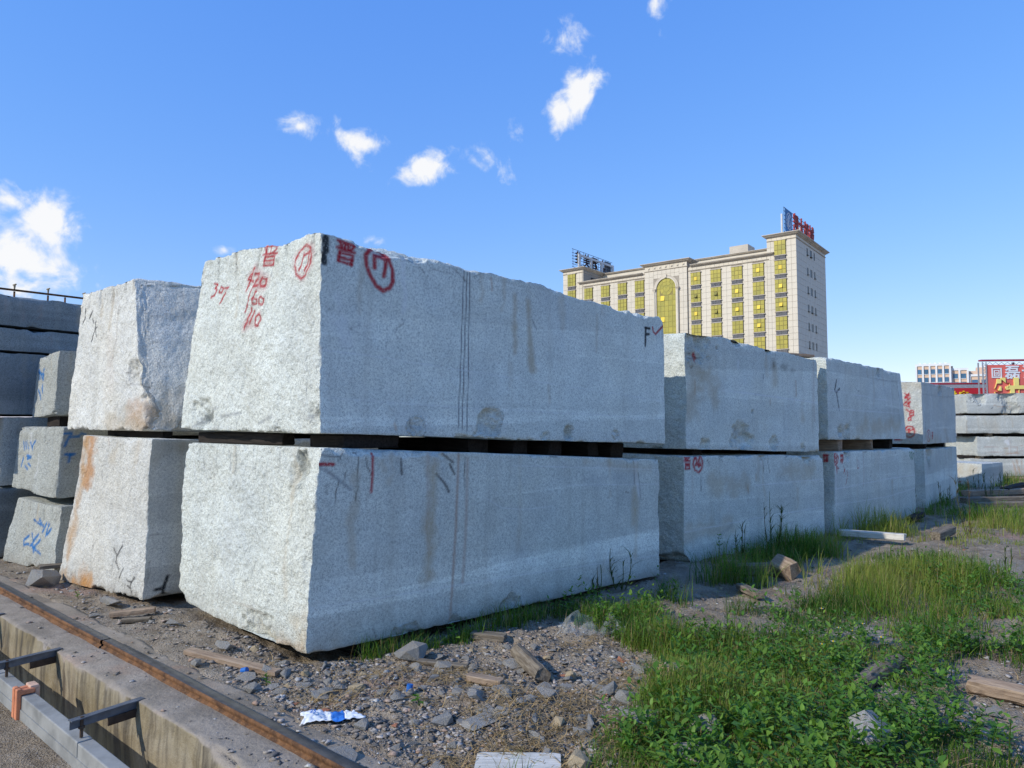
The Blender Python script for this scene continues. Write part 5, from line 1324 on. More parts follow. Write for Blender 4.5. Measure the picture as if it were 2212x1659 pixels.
# ------------------------------------------------------------------ timber, boards, litter
def timber(name, label, p0, p1, w_, h_, mat, n=10, seed=1, wob=.08, taper=1.0, roll=0.0, group=None, z_on=True, cat='timber', round_=False):
    """rough-sawn or round timber from p0 to p1 (3D points of its axis)"""
    p0, p1 = np.array(p0, float), np.array(p1, float)
    d = p1 - p0; L = np.linalg.norm(d); d /= L
    s = np.cross(d, (0, 0, 1.0)); s /= np.linalg.norm(s); u = np.cross(s, d)
    s, u = s * math.cos(roll) + u * math.sin(roll), -s * math.sin(roll) + u * math.cos(roll)
    r = np.random.default_rng(seed)
    if round_: prof = [(math.cos(a) * w_ / 2, math.sin(a) * h_ / 2) for a in np.linspace(0, 2 * math.pi, 13)[:-1]]
    else:
        b = min(w_, h_) * .12
        prof = [(-w_ / 2 + b, -h_ / 2), (0, -h_ / 2), (w_ / 2 - b, -h_ / 2), (w_ / 2, -h_ / 2 + b), (w_ / 2, h_ / 2 - b), (w_ / 2 - b, h_ / 2), (0, h_ / 2), (-w_ / 2 + b, h_ / 2), (-w_ / 2, h_ / 2 - b), (-w_ / 2, -h_ / 2 + b)]
    m_ = len(prof); V = []; F = []
    base_w = r.uniform(-1, 1, m_) * wob * .5
    for i in range(n + 1):
        t = i / n; k_ = 1 + (taper - 1) * t
        end = .94 if i in (0, n) else 1.0
        for j, (x, y) in enumerate(prof):
            f = (1 + base_w[j] + r.uniform(-1, 1) * wob * .3) * k_ * end
            e = (r.uniform(-.5, .5) * min(w_, h_) * .35 if i in (0, n) else 0)
            V.append(np.array([(t - .5) * L + e, x * f, y * f]))
    for i in range(n):
        for j in range(m_):
            a, b_ = i * m_ + j, i * m_ + (j + 1) % m_
            F.append((a, b_, b_ + m_, a + m_))
    F.append(tuple(range(m_))[::-1]); F.append(tuple(n * m_ + j for j in range(m_)))
    me = bpy.data.meshes.new(name); me.from_pydata([tuple(v) for v in V], [], F)
    bm = bmesh.new(); bm.from_mesh(me); bmesh.ops.recalc_face_normals(bm, faces=bm.faces); bm.to_mesh(me); bm.free()
    o = link(name, me, M[mat])
    o.matrix_world = Matrix(((d[0], s[0], u[0], (p0[0] + p1[0]) / 2), (d[1], s[1], u[1], (p0[1] + p1[1]) / 2), (d[2], s[2], u[2], (p0[2] + p1[2]) / 2), (0, 0, 0, 1)))
    if label: tag(o, label, cat, group)
    return o
def ongnd(px, py, h): g = gnd(px, py); return np.array([g[0], g[1], gz(g[0], g[1]) + h])
timber('log', 'short weathered log with split dark end lying in the rubble', ongnd(1118, 1408, .055), ongnd(1172, 1462, .05), .125, .11, 'wood_grey', 12, 3, .22, 1.0, .3, cat='log', round_=True)
timber('wood_stump', 'upright sawn wood stump at the edge of the grass, nearest the camera', ongnd(1450, 1492, -.02), ongnd(1450, 1492, .17) + [.015, .02, 0], .155, .13, 'wood_pale', 6, 4, .06, .95, .5, cat='wood')
timber('wood_stump', 'tilted sawn wood block beside the timber at the circled 26 block', ongnd(1712, 1246, .09), ongnd(1680, 1234, .15), 0.19, .17, 'wood_tan', 6, 5, .06, 1.0, .6, cat='wood')
timber('timber', 'dark squared timber lying in front of the circled 26 block', ongnd(1585, 1232, .06), ongnd(1700, 1234, .07), .14, .13, 'wood_grey', 10, 6)
timber('timber', 'short pale timber end left of the dark squared timber', ongnd(1562, 1222, .05), ongnd(1592, 1226, .05), .12, .10, 'wood_tan', 6, 7)
timber('plank', 'long bleached white plank lying before the circled 28 block', ongnd(1816, 1163, .09), ongnd(1955, 1178, .10), .13, .09, 'wood_white', 14, 8, .05, cat='plank')
timber('plank', 'grey plank end sticking out of the grass left of the wood blocks', ongnd(1598, 1262, .05), ongnd(1642, 1288, .05), .09, .06, 'wood_grey', 8, 9, cat='plank')
timber('timber', 'small grey timber in the grass behind the white plank', ongnd(2020, 1170, .06), ongnd(2055, 1160, .10), .14, .12, 'wood_grey', 8, 10)
timber('plank', 'white painted board lying at the bottom edge of the picture', ongnd(1025, 1668, .012), ongnd(1212, 1672, .012), .30, .03, 'wood_white', 12, 11, .04, cat='board')
timber('log', 'pale split log on the bare earth at the right edge', ongnd(2095, 1488, .05), ongnd(2290, 1530, .06), .13, .12, 'wood_tan', 12, 12, .2, cat='log', round_=True)
timber('log', 'grey driftwood-like log half hidden in the tall weeds', ongnd(1860, 1495, .05), ongnd(1940, 1450, .07), .10, .10, 'wood_grey', 10, 13, .25, cat='log', round_=True)
timber('plank', 'pale split wood lying near the concrete bed below the left blocks', ongnd(238, 1332, .03), ongnd(335, 1327, .05), .055, .04, 'wood_tan', 10, 14, .2, cat='wood')
timber('plank', 'dark split wood under the pale split piece near the concrete bed', ongnd(262, 1342, .02), ongnd(325, 1340, .02), .05, .035, 'wood_grey', 10, 15, .2, cat='wood')
timber('plank', 'long pale strip of wood in front of the lit end of the nearest block', ongnd(405, 1414, .02), ongnd(600, 1448, .03), .07, .035, 'wood_tan', 14, 16, .2, cat='wood')
timber('plank', 'brown splinter of wood right of the log by the wall', ongnd(1020, 1366, .03), ongnd(1092, 1372, .03), .10, .05, 'wood_grey', 8, 17, .15, cat='wood')
timber('plank', 'flat grey wood offcut in the middle of the rubble', ongnd(905, 1425, .02), ongnd(1010, 1432, .02), .06, .03, 'wood_grey', 8, 18, .2, cat='wood')
timber('plank', 'small reddish wood offcut in the lower rubble', ongnd(1010, 1470, .02), ongnd(1085, 1480, .03), .075, .04, 'wood_tan', 8, 19, .2, cat='wood')
timber('plank', 'dark plank sticking out behind the broken granite chunk', ongnd(85, 1243, .12), ongnd(150, 1236, .16), .12, .04, 'wood_grey', 8, 20, .1, cat='wood')
for i, (px0, py0, px1, py1, hh, mt) in enumerate(((2080, 1085, 2240, 1080, .06, 'wood_grey'), (2085, 1072, 2250, 1064, .10, 'wood_tan'), (2110, 1098, 2260, 1094, .05, 'wood_grey'), (2170, 1068, 2215, 1060, .16, 'wood_dark'))):
    timber('timber', ('low grey timber in front of the pale stack at the right edge', 'tan timber crossing behind the low grey one at the right edge', 'nearest grey timber of the pile before the pale stack', 'dark timber end on top of the pile before the pale stack')[i], ongnd(px0, py0, hh), ongnd(px1, py1, hh), .2, .14, mt, 10, 30 + i, .12, group='timbers lying before the pale stack')
timber('timber', 'rust brown timber under the bottom slab of the pale stack', (14.6, 21.9, .03), (19.4, 21.9, .03), .16, .09, 'wood_tan', 6, 36)
# bearers, spacers and dark gap fill
for i, (u0, u1, v_, zb_, zt2) in enumerate(((-6.35, -4.42, 3.4, -.12, .030), (-6.3, -4.30, 6.2, -.12, .012))):
    timber('bearer', ('dark timber bearer under the near end of the lowest front block', 'dark timber bearer under the far end of the lowest front block')[i], W(u0, v_, (zb_ + zt2) / 2), W(u1, v_, (zb_ + zt2) / 2), .16, zt2 - zb_, 'wood_dark', 6, 40 + i, .02)
def gapz(v_, which):   # between lower and upper front block
    t = (v_ - 2.85) / 4.05
    return (1.475 + t * (1.253 - 1.475), 1.558 + t * (1.413 - 1.558))
GRP_SP = 'dark timber spacers between the two front blocks'
for i, (v_, u0, u1, wd) in enumerate(((3.05, -6.4, -5.0, .12), (3.35, -4.75, -4.32, .55), (4.55, -5.6, -4.35, .28), (5.05, -5.6, -4.30, .20), (5.50, -5.6, -4.22, .22), (6.15, -5.6, -4.25, .18), (6.55, -6.2, -4.2, .22))):
    a, b = gapz(v_, 0)
    timber('spacer', 'dark timber spacer squeezed between the two front blocks, ' + ('deep at the left', 'long one near the lit corner', 'first from the left of the gap', 'second from the left of the gap', 'third from the left of the gap', 'fourth from the left of the gap', 'last before the far end')[i],
           W(u0, v_, (a + b) / 2), W(u1, v_, (a + b) / 2), wd, b - a + .015, 'wood_dark', 6, 50 + i, .03, group=GRP_SP)
for i, (u0, u1, v_, z0, z1, wd, lab) in enumerate(((-8.3, -6.95, 2.95, 1.49, 1.59, .10, 'dark timber spacer between the two pale blocks at the left'), (-8.3, -6.95, 5.2, 1.44, 1.55, .2, 'rear timber spacer between the two pale blocks'),
        (-5.8, -4.15, 8.35, 1.24, 1.345, .22, 'timber spacer under the red arrow block, near end'), (-5.8, -3.75, 10.2, 1.19, 1.28, .22, 'timber spacer under the red arrow block, far end'),
        (-5.6, -3.42, 11.75, 1.20, 1.425, .18, 'first square timber spacer under the black tick block'), (-5.6, -3.32, 13.2, 1.20, 1.41, .20, 'second square timber spacer under the black tick block'), (-5.6, -3.3, 14.3, 1.20, 1.405, .2, 'third timber spacer under the black tick block'),
        (-5.6, -3.25, 16.9, 1.13, 1.28, .25, 'near timber spacer under the block with red figures'), (-5.6, -3.25, 18.9, 1.13, 1.26, .25, 'far timber spacer under the block with red figures'),
        (-10.2, -9.75, 2.95, 1.59, 1.75, .2, 'timber spacer under the narrow top block of the left stack'), (-10.2, -9.2, 4.5, 1.57, 1.74, .2, 'rear timber spacer under the narrow top block of the left stack'),
        (-10.2, -9.2, 4.5, .70, .80, .2, 'timber spacer low in the left three-layer stack'))):
    timber('spacer', lab, W(u0, v_, (z0 + z1) / 2), W(u1, v_, (z0 + z1) / 2), wd, z1 - z0, 'wood_tan' if i in (4, 5) else 'wood_dark', 6, 70 + i, .03, group='timber spacers between stacked blocks')
for i, (z0, z1) in enumerate(((.625, .715), (1.31, 1.42), (1.96, 2.04))):  # dark timbers added as fill so the slab gaps read black
    timber('bearer', 'long dark filler timber added to blacken the %s gap of the pale slab stack' % ('lowest', 'middle', 'top')[i], (14.16, 22.45, (z0 + z1) / 2), (19.3, 22.45, (z0 + z1) / 2), .3, z1 - z0, 'wood_dark', 6, 46 + i, .02)
GRP_SR = 'small spacers in the pale stack'
for i, (x, z0, z1) in enumerate(((14.6, .63, .71), (16.2, .63, .71), (14.9, 1.31, 1.43), (16.5, 1.31, 1.43), (15.4, 1.96, 2.04), (17.4, 1.96, 2.04))):
    timber('spacer', 'small wood spacer ' + ('left in the lowest gap', 'right in the lowest gap', 'left in the middle gap', 'right in the middle gap', 'left in the top gap', 'right in the top gap')[i] + ' of the pale slab stack', (x, 22.1, (z0 + z1) / 2), (x, 23.4, (z0 + z1) / 2), .14, z1 - z0, 'wood_tan', 4, 90 + i, .03, group=GRP_SR)
for i, (a, b, c_, d_, hh) in enumerate(((-3.72, 10.35, -3.5, 10.75, .02), (-3.75, 10.5, -3.55, 10.9, .045), (-3.7, 10.15, -3.62, 10.6, .02))):
    timber('wood_scrap', 'thin wood scrap lying on top of the red arrow block, ' + ('front', 'upper', 'rear')[i] + ' piece', W(a, b, 2.63 + hh), W(c_, d_, 2.62 + hh), .12, .03, 'wood_tan', 6, 96 + i, .1, cat='wood')
timber('wood_scrap', 'dark wood offcut in the weeds below the green 355', ongnd(1965, 1128, .08), ongnd(1990, 1118, .12), .12, .10, 'wood_dark', 6, 99, .1, cat='wood')

# plastic sack, caps, clear bag
def crumple(name, c, ex, ey, nx, ny, amp, seed, mat, outline=None, h0=.02, fr=1.4, oc=4):
    s, t = np.meshgrid(np.linspace(-1, 1, nx), np.linspace(-1, 1, ny)); s = s.ravel(); t = t.ravel()
    P = np.stack([s * 3, t * 2, s * 0], 1)
    wob = .12 * fbm(P, 1.1, 3, .5, seed)
    ex = np.array(ex); ey = np.array(ey)
    XY = np.array(c)[None, :2] + (s * (1 + .25 * vnoise(P, .9, seed + 4)))[:, None] * ex + (t * (1 - .35 * np.abs(s) ** 3 + wob))[:, None] * ey
    z = np.array([gz(a, b) for a, b in XY]) + h0 + amp * np.abs(fbm(P, fr, oc, .5, seed + 9))
    ix = np.arange(nx * ny).reshape(ny, nx)
    q = np.stack([ix[:-1, :-1], ix[:-1, 1:], ix[1:, 1:], ix[1:, :-1]], -1).reshape(-1, 4)
    return np.concatenate([XY, z[:, None]], 1), q, s, t
c0 = gnd(712, 1556); root = empty('plastic_sack', (c0[0], c0[1], 0))
V, q, s, t = crumple('sack', c0, (.16, .02), (-.02, .055), 44, 18, .016, 610, None)
fc = s[q].mean(1)
for nm, sel, mt in (('white_film', ~((fc > .05) & (fc < .55)), 'paper'), ('blue_print', (fc > .05) & (fc < .55), 'paper_blue')):
    o = link(nm, mesh_np(nm, V - [c0[0], c0[1], 0], q[sel], True), M[mt], root)
    md = o.modifiers.new('thickness', 'SOLIDIFY'); md.thickness = .002
o = letter('25', .035, (-.088, -.012, gz(c0[0], c0[1]) + .062), (.25, 0, .1), M['paper_blue'], root, 1, .001, name='print_mark')
tag(root, 'crumpled white and blue plastic sack lying at the concrete edge', 'litter')
for i, (px, py, lab) in enumerate(((884, 1505, 'small blue plastic cap standing in the middle of the rubble'), (524, 1446, 'small blue plastic cap on its side near the concrete edge'))):
    g = gnd(px, py); root = empty('bottle_cap', (g[0], g[1], gz(g[0], g[1]) + .012)); tag(root, lab, 'cap', 'blue bottle caps')
    ax = np.array([.1, .1, 1.0]) if i == 0 else np.array([.9, -.3, .25]); ax /= np.linalg.norm(ax)
    mb = MB(); mb.tube([-ax * .005, ax * .035], .019, 14, False); o = mb.build('skirt', M['blue_plastic'], root); sd_ = o.modifiers.new('t', 'SOLIDIFY'); sd_.thickness = .002
    mb = MB(); mb.tube([ax * .034, ax * .037], .0185, 14); mb.build('top_disc', M['blue_plastic'], root)
m, k = newmat('clear_film'); p = k.n('ShaderNodeBsdfPrincipled'); p.inputs['Base Color'].default_value = (.75, .78, .76, 1); p.inputs['Roughness'].default_value = .25; p.inputs['Specular IOR Level'].default_value = .7
tr = k.n('ShaderNodeBsdfTransparent'); mx = k.n('ShaderNodeMixShader'); mx.inputs[0].default_value = .15
k.t.links.new(tr.outputs[0], mx.inputs[1]); k.t.links.new(p.outputs[0], mx.inputs[2])
b_ = k.n('ShaderNodeBump'); b_.inputs['Strength'].default_value = .8; b_.inputs['Distance'].default_value = .03; k.set(b_.inputs['Height'], k.noise(14, 4, .7, coords(k), 1.0)); k.t.links.new(b_.outputs[0], p.inputs['Normal'])
out = k.n('ShaderNodeOutputMaterial'); k.t.links.new(mx.outputs[0], out.inputs[0]); M['film'] = m
c0 = gnd(1275, 1362)
V, q, s, t = crumple('bag', gnd(1272, 1358), (.26, -.02), (.04, .17), 40, 30, .10, 655, None, h0=.02, fr=.55, oc=2)
o = link('plastic_bag', mesh_np('plastic_bag', V, q), M['film']); tag(o, 'crumpled clear plastic bag in the grass by the nearest block', 'bag')
V, q, s, t = crumple('rag', gnd(1490, 1545), (.09, .0), (0, .05), 24, 14, .05, 640, None)
o = link('rag', mesh_np('rag', V, q, True), simple('dark_teal_cloth', (.02, .05, .06), .8, .4, 20)); md = o.modifiers.new('thickness', 'SOLIDIFY'); md.thickness = .003
tag(o, 'dark teal rag caught in the low weeds', 'rag')
V, q, s, t = crumple('wrapper', gnd(1502, 1562), (.07, .02), (-.01, .04), 24, 14, .045, 645, None)
o = link('wrapper', mesh_np('wrapper', V, q, True), M['paper']); md = o.modifiers.new('thickness', 'SOLIDIFY'); md.thickness = .002
tag(o, 'crumpled white wrapper below the dark rag', 'litter')

# ------------------------------------------------------------------ grass, straw and weeds
def leafmat(name, attr='gcol', rough=.55, trans=.35):
    m, k = newmat(name)
    a = k.n('ShaderNodeAttribute', attribute_name=attr)
    n = k.noise(30, 2, .5, coords(k))
    c = k.mix(1.0, a.outputs['Color'], k.mix(n, (.75, .75, .75), (1.25, 1.25, 1.2)), 'MULTIPLY')
    p = k.n('ShaderNodeBsdfPrincipled'); k.set(p.inputs['Base Color'], c); p.inputs['Roughness'].default_value = rough; p.inputs['Specular IOR Level'].default_value = .25
    t = k.n('ShaderNodeBsdfTranslucent'); k.set(t.inputs[0], k.mix(1.0, c, (1.5, 1.7, .7), 'MULTIPLY'))
    mx = k.n('ShaderNodeMixShader'); mx.inputs[0].default_value = trans
    k.t.links.new(p.outputs[0], mx.inputs[1]); k.t.links.new(t.outputs[0], mx.inputs[2])
    o = k.n('ShaderNodeOutputMaterial'); k.t.links.new(mx.outputs[0], o.inputs[0])
    return m
M['grass'] = leafmat('grass_blade'); M['straw'] = leafmat('dry_straw', trans=.15, rough=.7); M['leaf'] = leafmat('weed_leaf', trans=.3, rough=.5)

def blades(base, h, lean_dir, lean, width, segs=3):
    """base (n,3); returns verts (n*(2*segs+1)) and tris"""
    n = len(base)
    side = np.stack([-np.sin(lean_dir), np.cos(lean_dir), np.zeros(n)], 1)
    fw = np.stack([np.cos(lean_dir), np.sin(lean_dir), np.zeros(n)], 1)
    V = np.zeros((n, 2 * segs + 1, 3))
    for k_ in range(segs + 1):
        t = k_ / segs
        c = base + fw * (lean * h * t ** 1.8)[:, None] + np.array([0, 0, 1.0]) * (h * (t - .35 * np.clip(lean, 0, 1.2) * t ** 2.2))[:, None]
        if k_ < segs:
            ww = (width * (1 - .75 * t ** 1.5) * .5)[:, None]
            V[:, 2 * k_] = c - side * ww; V[:, 2 * k_ + 1] = c + side * ww
        else: V[:, 2 * segs] = c
    F = []
    for k_ in range(segs - 1): F += [(2 * k_, 2 * k_ + 1, 2 * k_ + 3), (2 * k_, 2 * k_ + 3, 2 * k_ + 2)]
    F.append((2 * segs - 2, 2 * segs - 1, 2 * segs))
    F = np.array(F)
    m_ = 2 * segs + 1
    Fa = (F[None] + (np.arange(n) * m_)[:, None, None]).reshape(-1, 3)
    return V.reshape(-1, 3), Fa, m_

def cover(X, Y):
    u = X * EU[0] + Y * EU[1]; v = X * EV[0] + Y * EV[1]
    P = np.stack([X, Y, X * 0], 1)
    c = .52 + 1.0 * fbm(P, .7, 3, .55, 700) + .7 * vnoise(P, 2.8, 702)
    wall = np.exp(-np.abs(u + 3.5) / .45) * (v > 5.0)
    c = c + .5 * wall
    c = np.where(inside(Z_RUBBLE, X, Y), -.8, c)
    c = np.where(inside(Z_STRIP, X, Y), -.8, c)
    for zb_ in Z_BARE: c = np.where(inside(zb_, X, Y), c - .95, c)
    uw = np.interp(v, [2.8, 6.9, 7.7, 10.9, 11.2, 14.9, 16.2, 19.4], [-4.25, -3.80, -3.98, -3.36, -3.33, -2.98, -3.08, -3.02])
    c = np.where((u < uw + .04) & (v < 19.6), -1, c)
    c = np.where(v < 2.4, -1, c)
    return c

rg = np.random.default_rng(77)
def sample(n, r0, r1, a0=-12, a1=44):
    r = r0 * np.exp(rg.random(n) * math.log(r1 / r0)); a = np.radians(rg.uniform(a0, a1, n))
    return r * np.sin(a), r * np.cos(a)
# tufts -> blades
NT_ = 42000
X, Y = sample(NT_, 3.2, 30)
cv = cover(X, Y)
keep = rg.random(NT_) < np.clip(cv * 1.15, 0, 1)
X, Y, cv = X[keep], Y[keep], cv[keep]
P0 = np.stack([X, Y, X * 0], 1)
tall = np.clip(.5 + 1.2 * fbm(P0, 1.2, 2, .5, 720), .05, 1.7)
hue = np.clip(.48 + 1.1 * fbm(P0, .8, 3, .5, 730) + rg.normal(0, .2, len(X)), 0, 1)
u_ = X * EU[0] + Y * EU[1]; v_ = X * EV[0] + Y * EV[1]
wallish = np.exp(-np.abs(u_ + 3.3) / .7) * (v_ > 6.5)
per = rg.integers(4, 15, len(X))
tid = np.repeat(np.arange(len(X)), per); n = len(tid)
sp = .028 + .003 * Y[tid]
bx_, by_ = X[tid] + rg.normal(0, 1, n) * sp, Y[tid] + rg.normal(0, 1, n) * sp
h = (.075 + .165 * tall[tid] + .15 * wallish[tid]) * rg.uniform(.45, 1.25, n)
h *= np.clip(.62 + .05 * Y[tid], .6, 1.25)
wd = rg.uniform(.0022, .0052, n) * (1 + .09 * Y[tid])
base3 = np.stack([bx_, by_, gheight(bx_, by_) - .01], 1)
V, Fa, m_ = blades(base3, h, rg.uniform(0, 6.28, n), np.clip(rg.gamma(2.2, .24, n), .03, 1.5), wd)
g1 = np.array([.045, .110, .014]); g2 = np.array([.125, .225, .026]); g3 = np.array([.25, .27, .055]); dry = np.array([.26, .20, .085])
hh = np.clip(hue[tid] + rg.normal(0, .18, n), 0, 1)[:, None]
col = np.where(hh < .5, g1 + (g2 - g1) * hh * 2, g2 + (g3 - g2) * (hh - .5) * 2)
isdry = rg.random(n) < .17
col[isdry] = dry * rg.uniform(.6, 1.2, (isdry.sum(), 1))
col4 = np.concatenate([np.repeat(col, m_, 0), np.ones((n * m_, 1))], 1)
me = mesh_np('grass', V, Fa); add_attr(me, 'gcol', 'FLOAT_COLOR', col4)
tag(link('grass', me, M['grass']), 'rough green grass spreading over the yard in front of the blocks', 'grass', kind='stuff')
print('grass blades', n)

# straw lying on the rubble
n = 15000
px = np.concatenate([rg.uniform(560, 1480, 11000), rg.uniform(1400, 2260, 4000)]); py = np.concatenate([rg.uniform(1370, 1690, 11000), rg.uniform(1180, 1690, 4000)])
PT = np.array([gnd(a, b) for a, b in zip(px, py)])
msk = vnoise(PT, 2.6, 750) + .6 * vnoise(PT, 6, 751)
uu = PT[:, :2] @ EU; vv = PT[:, :2] @ EV
spots = [gnd(*p) for p in ((820, 1455), (1010, 1450), (1170, 1555), (1250, 1560), (1330, 1480), (1690, 1560), (1250, 1385))]
for s_ in spots: msk += 1.1 * np.exp(-((PT[:, 0] - s_[0]) ** 2 + (PT[:, 1] - s_[1]) ** 2) / .05)
ok = (msk > rg.uniform(-.3, 1.1, n)) & (vv > 2.36) & ~((uu < -4.25) & (vv > 2.8))
PT = PT[ok]; n = len(PT)
a = rg.uniform(0, 6.28, n); L = rg.uniform(.03, .15, n); w_ = rg.uniform(.001, .0028, n)
d = np.stack([np.cos(a), np.sin(a), rg.normal(.12, .22, n)], 1); s_ = np.stack([-np.sin(a), np.cos(a), a * 0], 1)
z = gheight(PT[:, 0], PT[:, 1]) + rg.uniform(.006, .03, n)
c0 = np.stack([PT[:, 0], PT[:, 1], z], 1); mid = c0 + s_ * (rg.normal(0, .12, n) * L)[:, None] + [0, 0, .006]
V = np.stack([c0 - d * (L / 2)[:, None] - s_ * w_[:, None], c0 - d * (L / 2)[:, None] + s_ * w_[:, None], mid - s_ * w_[:, None], mid + s_ * w_[:, None], c0 + d * (L / 2)[:, None] - s_ * w_[:, None] * .4, c0 + d * (L / 2)[:, None] + s_ * w_[:, None] * .4], 1)
F = np.array([(0, 1, 3, 2), (2, 3, 5, 4)]); Fa = (F[None] + (np.arange(n) * 6)[:, None, None]).reshape(-1, 4)
col = np.array([.38, .255, .115]) * rg.uniform(.45, 1.35, (n, 1)) * np.array([1, 1, 1]); col4 = np.concatenate([np.repeat(col, 6, 0), np.ones((n * 6, 1))], 1)
me = mesh_np('dry_straw', V.reshape(-1, 3), Fa); add_attr(me, 'gcol', 'FLOAT_COLOR', col4)
tag(link('dry_straw', me, M['straw']), 'dry brown straw strewn over the rubble', 'straw', kind='stuff')

# broad-leaved weeds: a leaf is six points folded along the midrib
LEAF = np.array([(0, 0, 0), (.30, .20, .03), (.30, -.20, .03), (.62, .19, .02), (.62, -.19, .02), (1.0, 0, -.10), (.33, 0, -.02), (.65, 0, -.04)])
LEAF_F = np.array([(0, 6, 1), (0, 2, 6), (1, 6, 7), (1, 7, 3), (2, 7, 6), (2, 4, 7), (3, 7, 5), (4, 5, 7)])
def weed_leaves(n, r0, r1, a0, a1, size, thr, seed_mask, hmax):
    X, Y = sample(n, r0, r1, a0, a1)
    c = cover(X, Y); P0 = np.stack([X, Y, X * 0], 1)
    mk = fbm(P0, .9, 3, .5, seed_mask)
    front = np.clip(1.3 - Y / 5.0, 0, 1) * np.clip((X - .3) / .6, 0, 1)
    ok = (c > .15) & (mk + front * 1.75 > thr)
    X, Y = X[ok], Y[ok]; mk = mk[ok]
    return X, Y
Vs, Fs, Cs, base = [], [], [], 0
def add_weed(x, y, hgt, nl, size, tint):
    global base
    z0 = gz(x, y)
    ln = rg.uniform(0, 6.28); lx, ly = math.cos(ln) * hgt * .25, math.sin(ln) * hgt * .25
    for i in range(nl):
        t = .15 + .85 * (i // 2 + 1) / (nl / 2); t = min(t, 1.0)
        a = ln + (i % 2) * math.pi + (i // 2) * 1.57 + rg.normal(0, .3)
        s = size * rg.uniform(.6, 1.15) * (1.1 - .5 * max(0, t - .6))
        el = rg.normal(.15 + .5 * t, .25)
        dx = np.array([math.cos(a) * math.cos(el), math.sin(a) * math.cos(el), math.sin(el)]); sy = np.array([-math.sin(a), math.cos(a), 0]); uz = np.cross(dx, sy)
        c = np.array([x + lx * t, y + ly * t, z0 + hgt * t])
        V = c + s * (LEAF[:, :1] * dx + LEAF[:, 1:2] * sy + LEAF[:, 2:] * uz)
        Vs.append(V); Fs.append(LEAF_F + base); base += 8
        Cs.append(np.tile(np.append(tint * rg.uniform(.7, 1.3), 1), (8, 1)))
X, Y = weed_leaves(7500, 3.2, 16, -6, 44, .05, .60, 760, .2)
for x, y in zip(X, Y):
    t_ = np.array([.070, .160, .020]) if rg.random() < .5 else np.array([.13, .23, .032])
    add_weed(x, y, rg.uniform(.05, .22) * (1 + .03 * y), int(rg.integers(5, 11)), rg.uniform(.028, .055) * (1 + .04 * y), t_)
me = mesh_np('ground_weeds', np.concatenate(Vs), np.concatenate(Fs)); add_attr(me, 'gcol', 'FLOAT_COLOR', np.concatenate(Cs))
tag(link('ground_weeds', me, M['leaf']), 'low broad-leaved weeds growing among the grass', 'weeds', kind='stuff')
print('weeds', len(X))

# the leafy plants right in front, one by one
def const_attr(me, rgb):
    add_attr(me, 'gcol', 'FLOAT_COLOR', np.tile(np.append(rgb, 1.0), (len(me.vertices), 1)))
leaf_meshes = []
for i, tint in enumerate(((.070, .175, .022), (.10, .215, .030), (.055, .14, .020), (.14, .25, .038))):
    L_ = LEAF.copy(); L_[:, 2] += .04 * np.sin(np.arange(8) * 1.7 + i); L_[:, 1] *= (1.0, 1.15, .85, 1.05)[i]
    me = mesh_np('leaf', L_, LEAF_F, True); const_attr(me, np.array(tint)); me.materials.append(M['leaf']); leaf_meshes.append(me)
def leafy_plant(px, py, hgt, npairs, size, label, group='leafy weeds in the front right corner'):
    g = gnd(px, py); root = empty('leafy_weed', (g[0], g[1], gz(g[0], g[1]))); tag(root, label, 'weed', group)
    ln = rg.uniform(0, 6.28); tip = np.array([math.cos(ln) * hgt * .3, math.sin(ln) * hgt * .3, hgt])
    mb = MB(); mb.tube([(0, 0, 0), tip * [.4, .4, .55], tip], [.004, .003, .0015], 5); me = mb.mesh('stem'); const_attr(me, np.array((.06, .11, .02))); link('stem', me, M['leaf'], root)
    for i in range(npairs):
        t = .25 + .75 * (i + 1) / npairs
        c = tip * [t ** 1.5, t ** 1.5, t]
        for j in (0, 1):
            a = ln + j * math.pi + i * 1.45 + rg.normal(0, .25); el = rg.normal(.05 + .4 * t, .22); s = size * rg.uniform(.75, 1.2) * (1.15 - .45 * t)
            o = link('leaf', leaf_meshes[rg.integers(4)], None, root)
            o.location = tuple(c); o.rotation_euler = (rg.normal(0, .3), -el, a); o.scale = (s, s, s)
pos_l = [(1690, 1640), (1720, 1600), (1760, 1650), (1800, 1580), (1830, 1640), (1865, 1560), (1780, 1545), (1905, 1548), (1935, 1590), (1960, 1640), (1990, 1575), (2020, 1620), (2050, 1580), (2080, 1650), (2100, 1600), (2140, 1640), (1650, 1600), (1600, 1655), (2180, 1655), (1985, 1530), (1905, 1655), (1850, 1600), (1745, 1570), (2040, 1545)]
ords = ['first', 'second', 'third', 'fourth', 'fifth', 'sixth', 'seventh', 'eighth', 'ninth', 'tenth', 'eleventh', 'twelfth', 'thirteenth', 'fourteenth', 'fifteenth', 'sixteenth', 'seventeenth', 'eighteenth', 'nineteenth', 'twentieth', 'twenty-first', 'twenty-second', 'twenty-third', 'last']
pos_l.sort()
for i, (px, py) in enumerate(pos_l):
    leafy_plant(px, py, rg.uniform(.14, .26), 6, rg.uniform(.055, .085), 'leafy green weed in the front right patch, %s counting from the left' % ords[i])
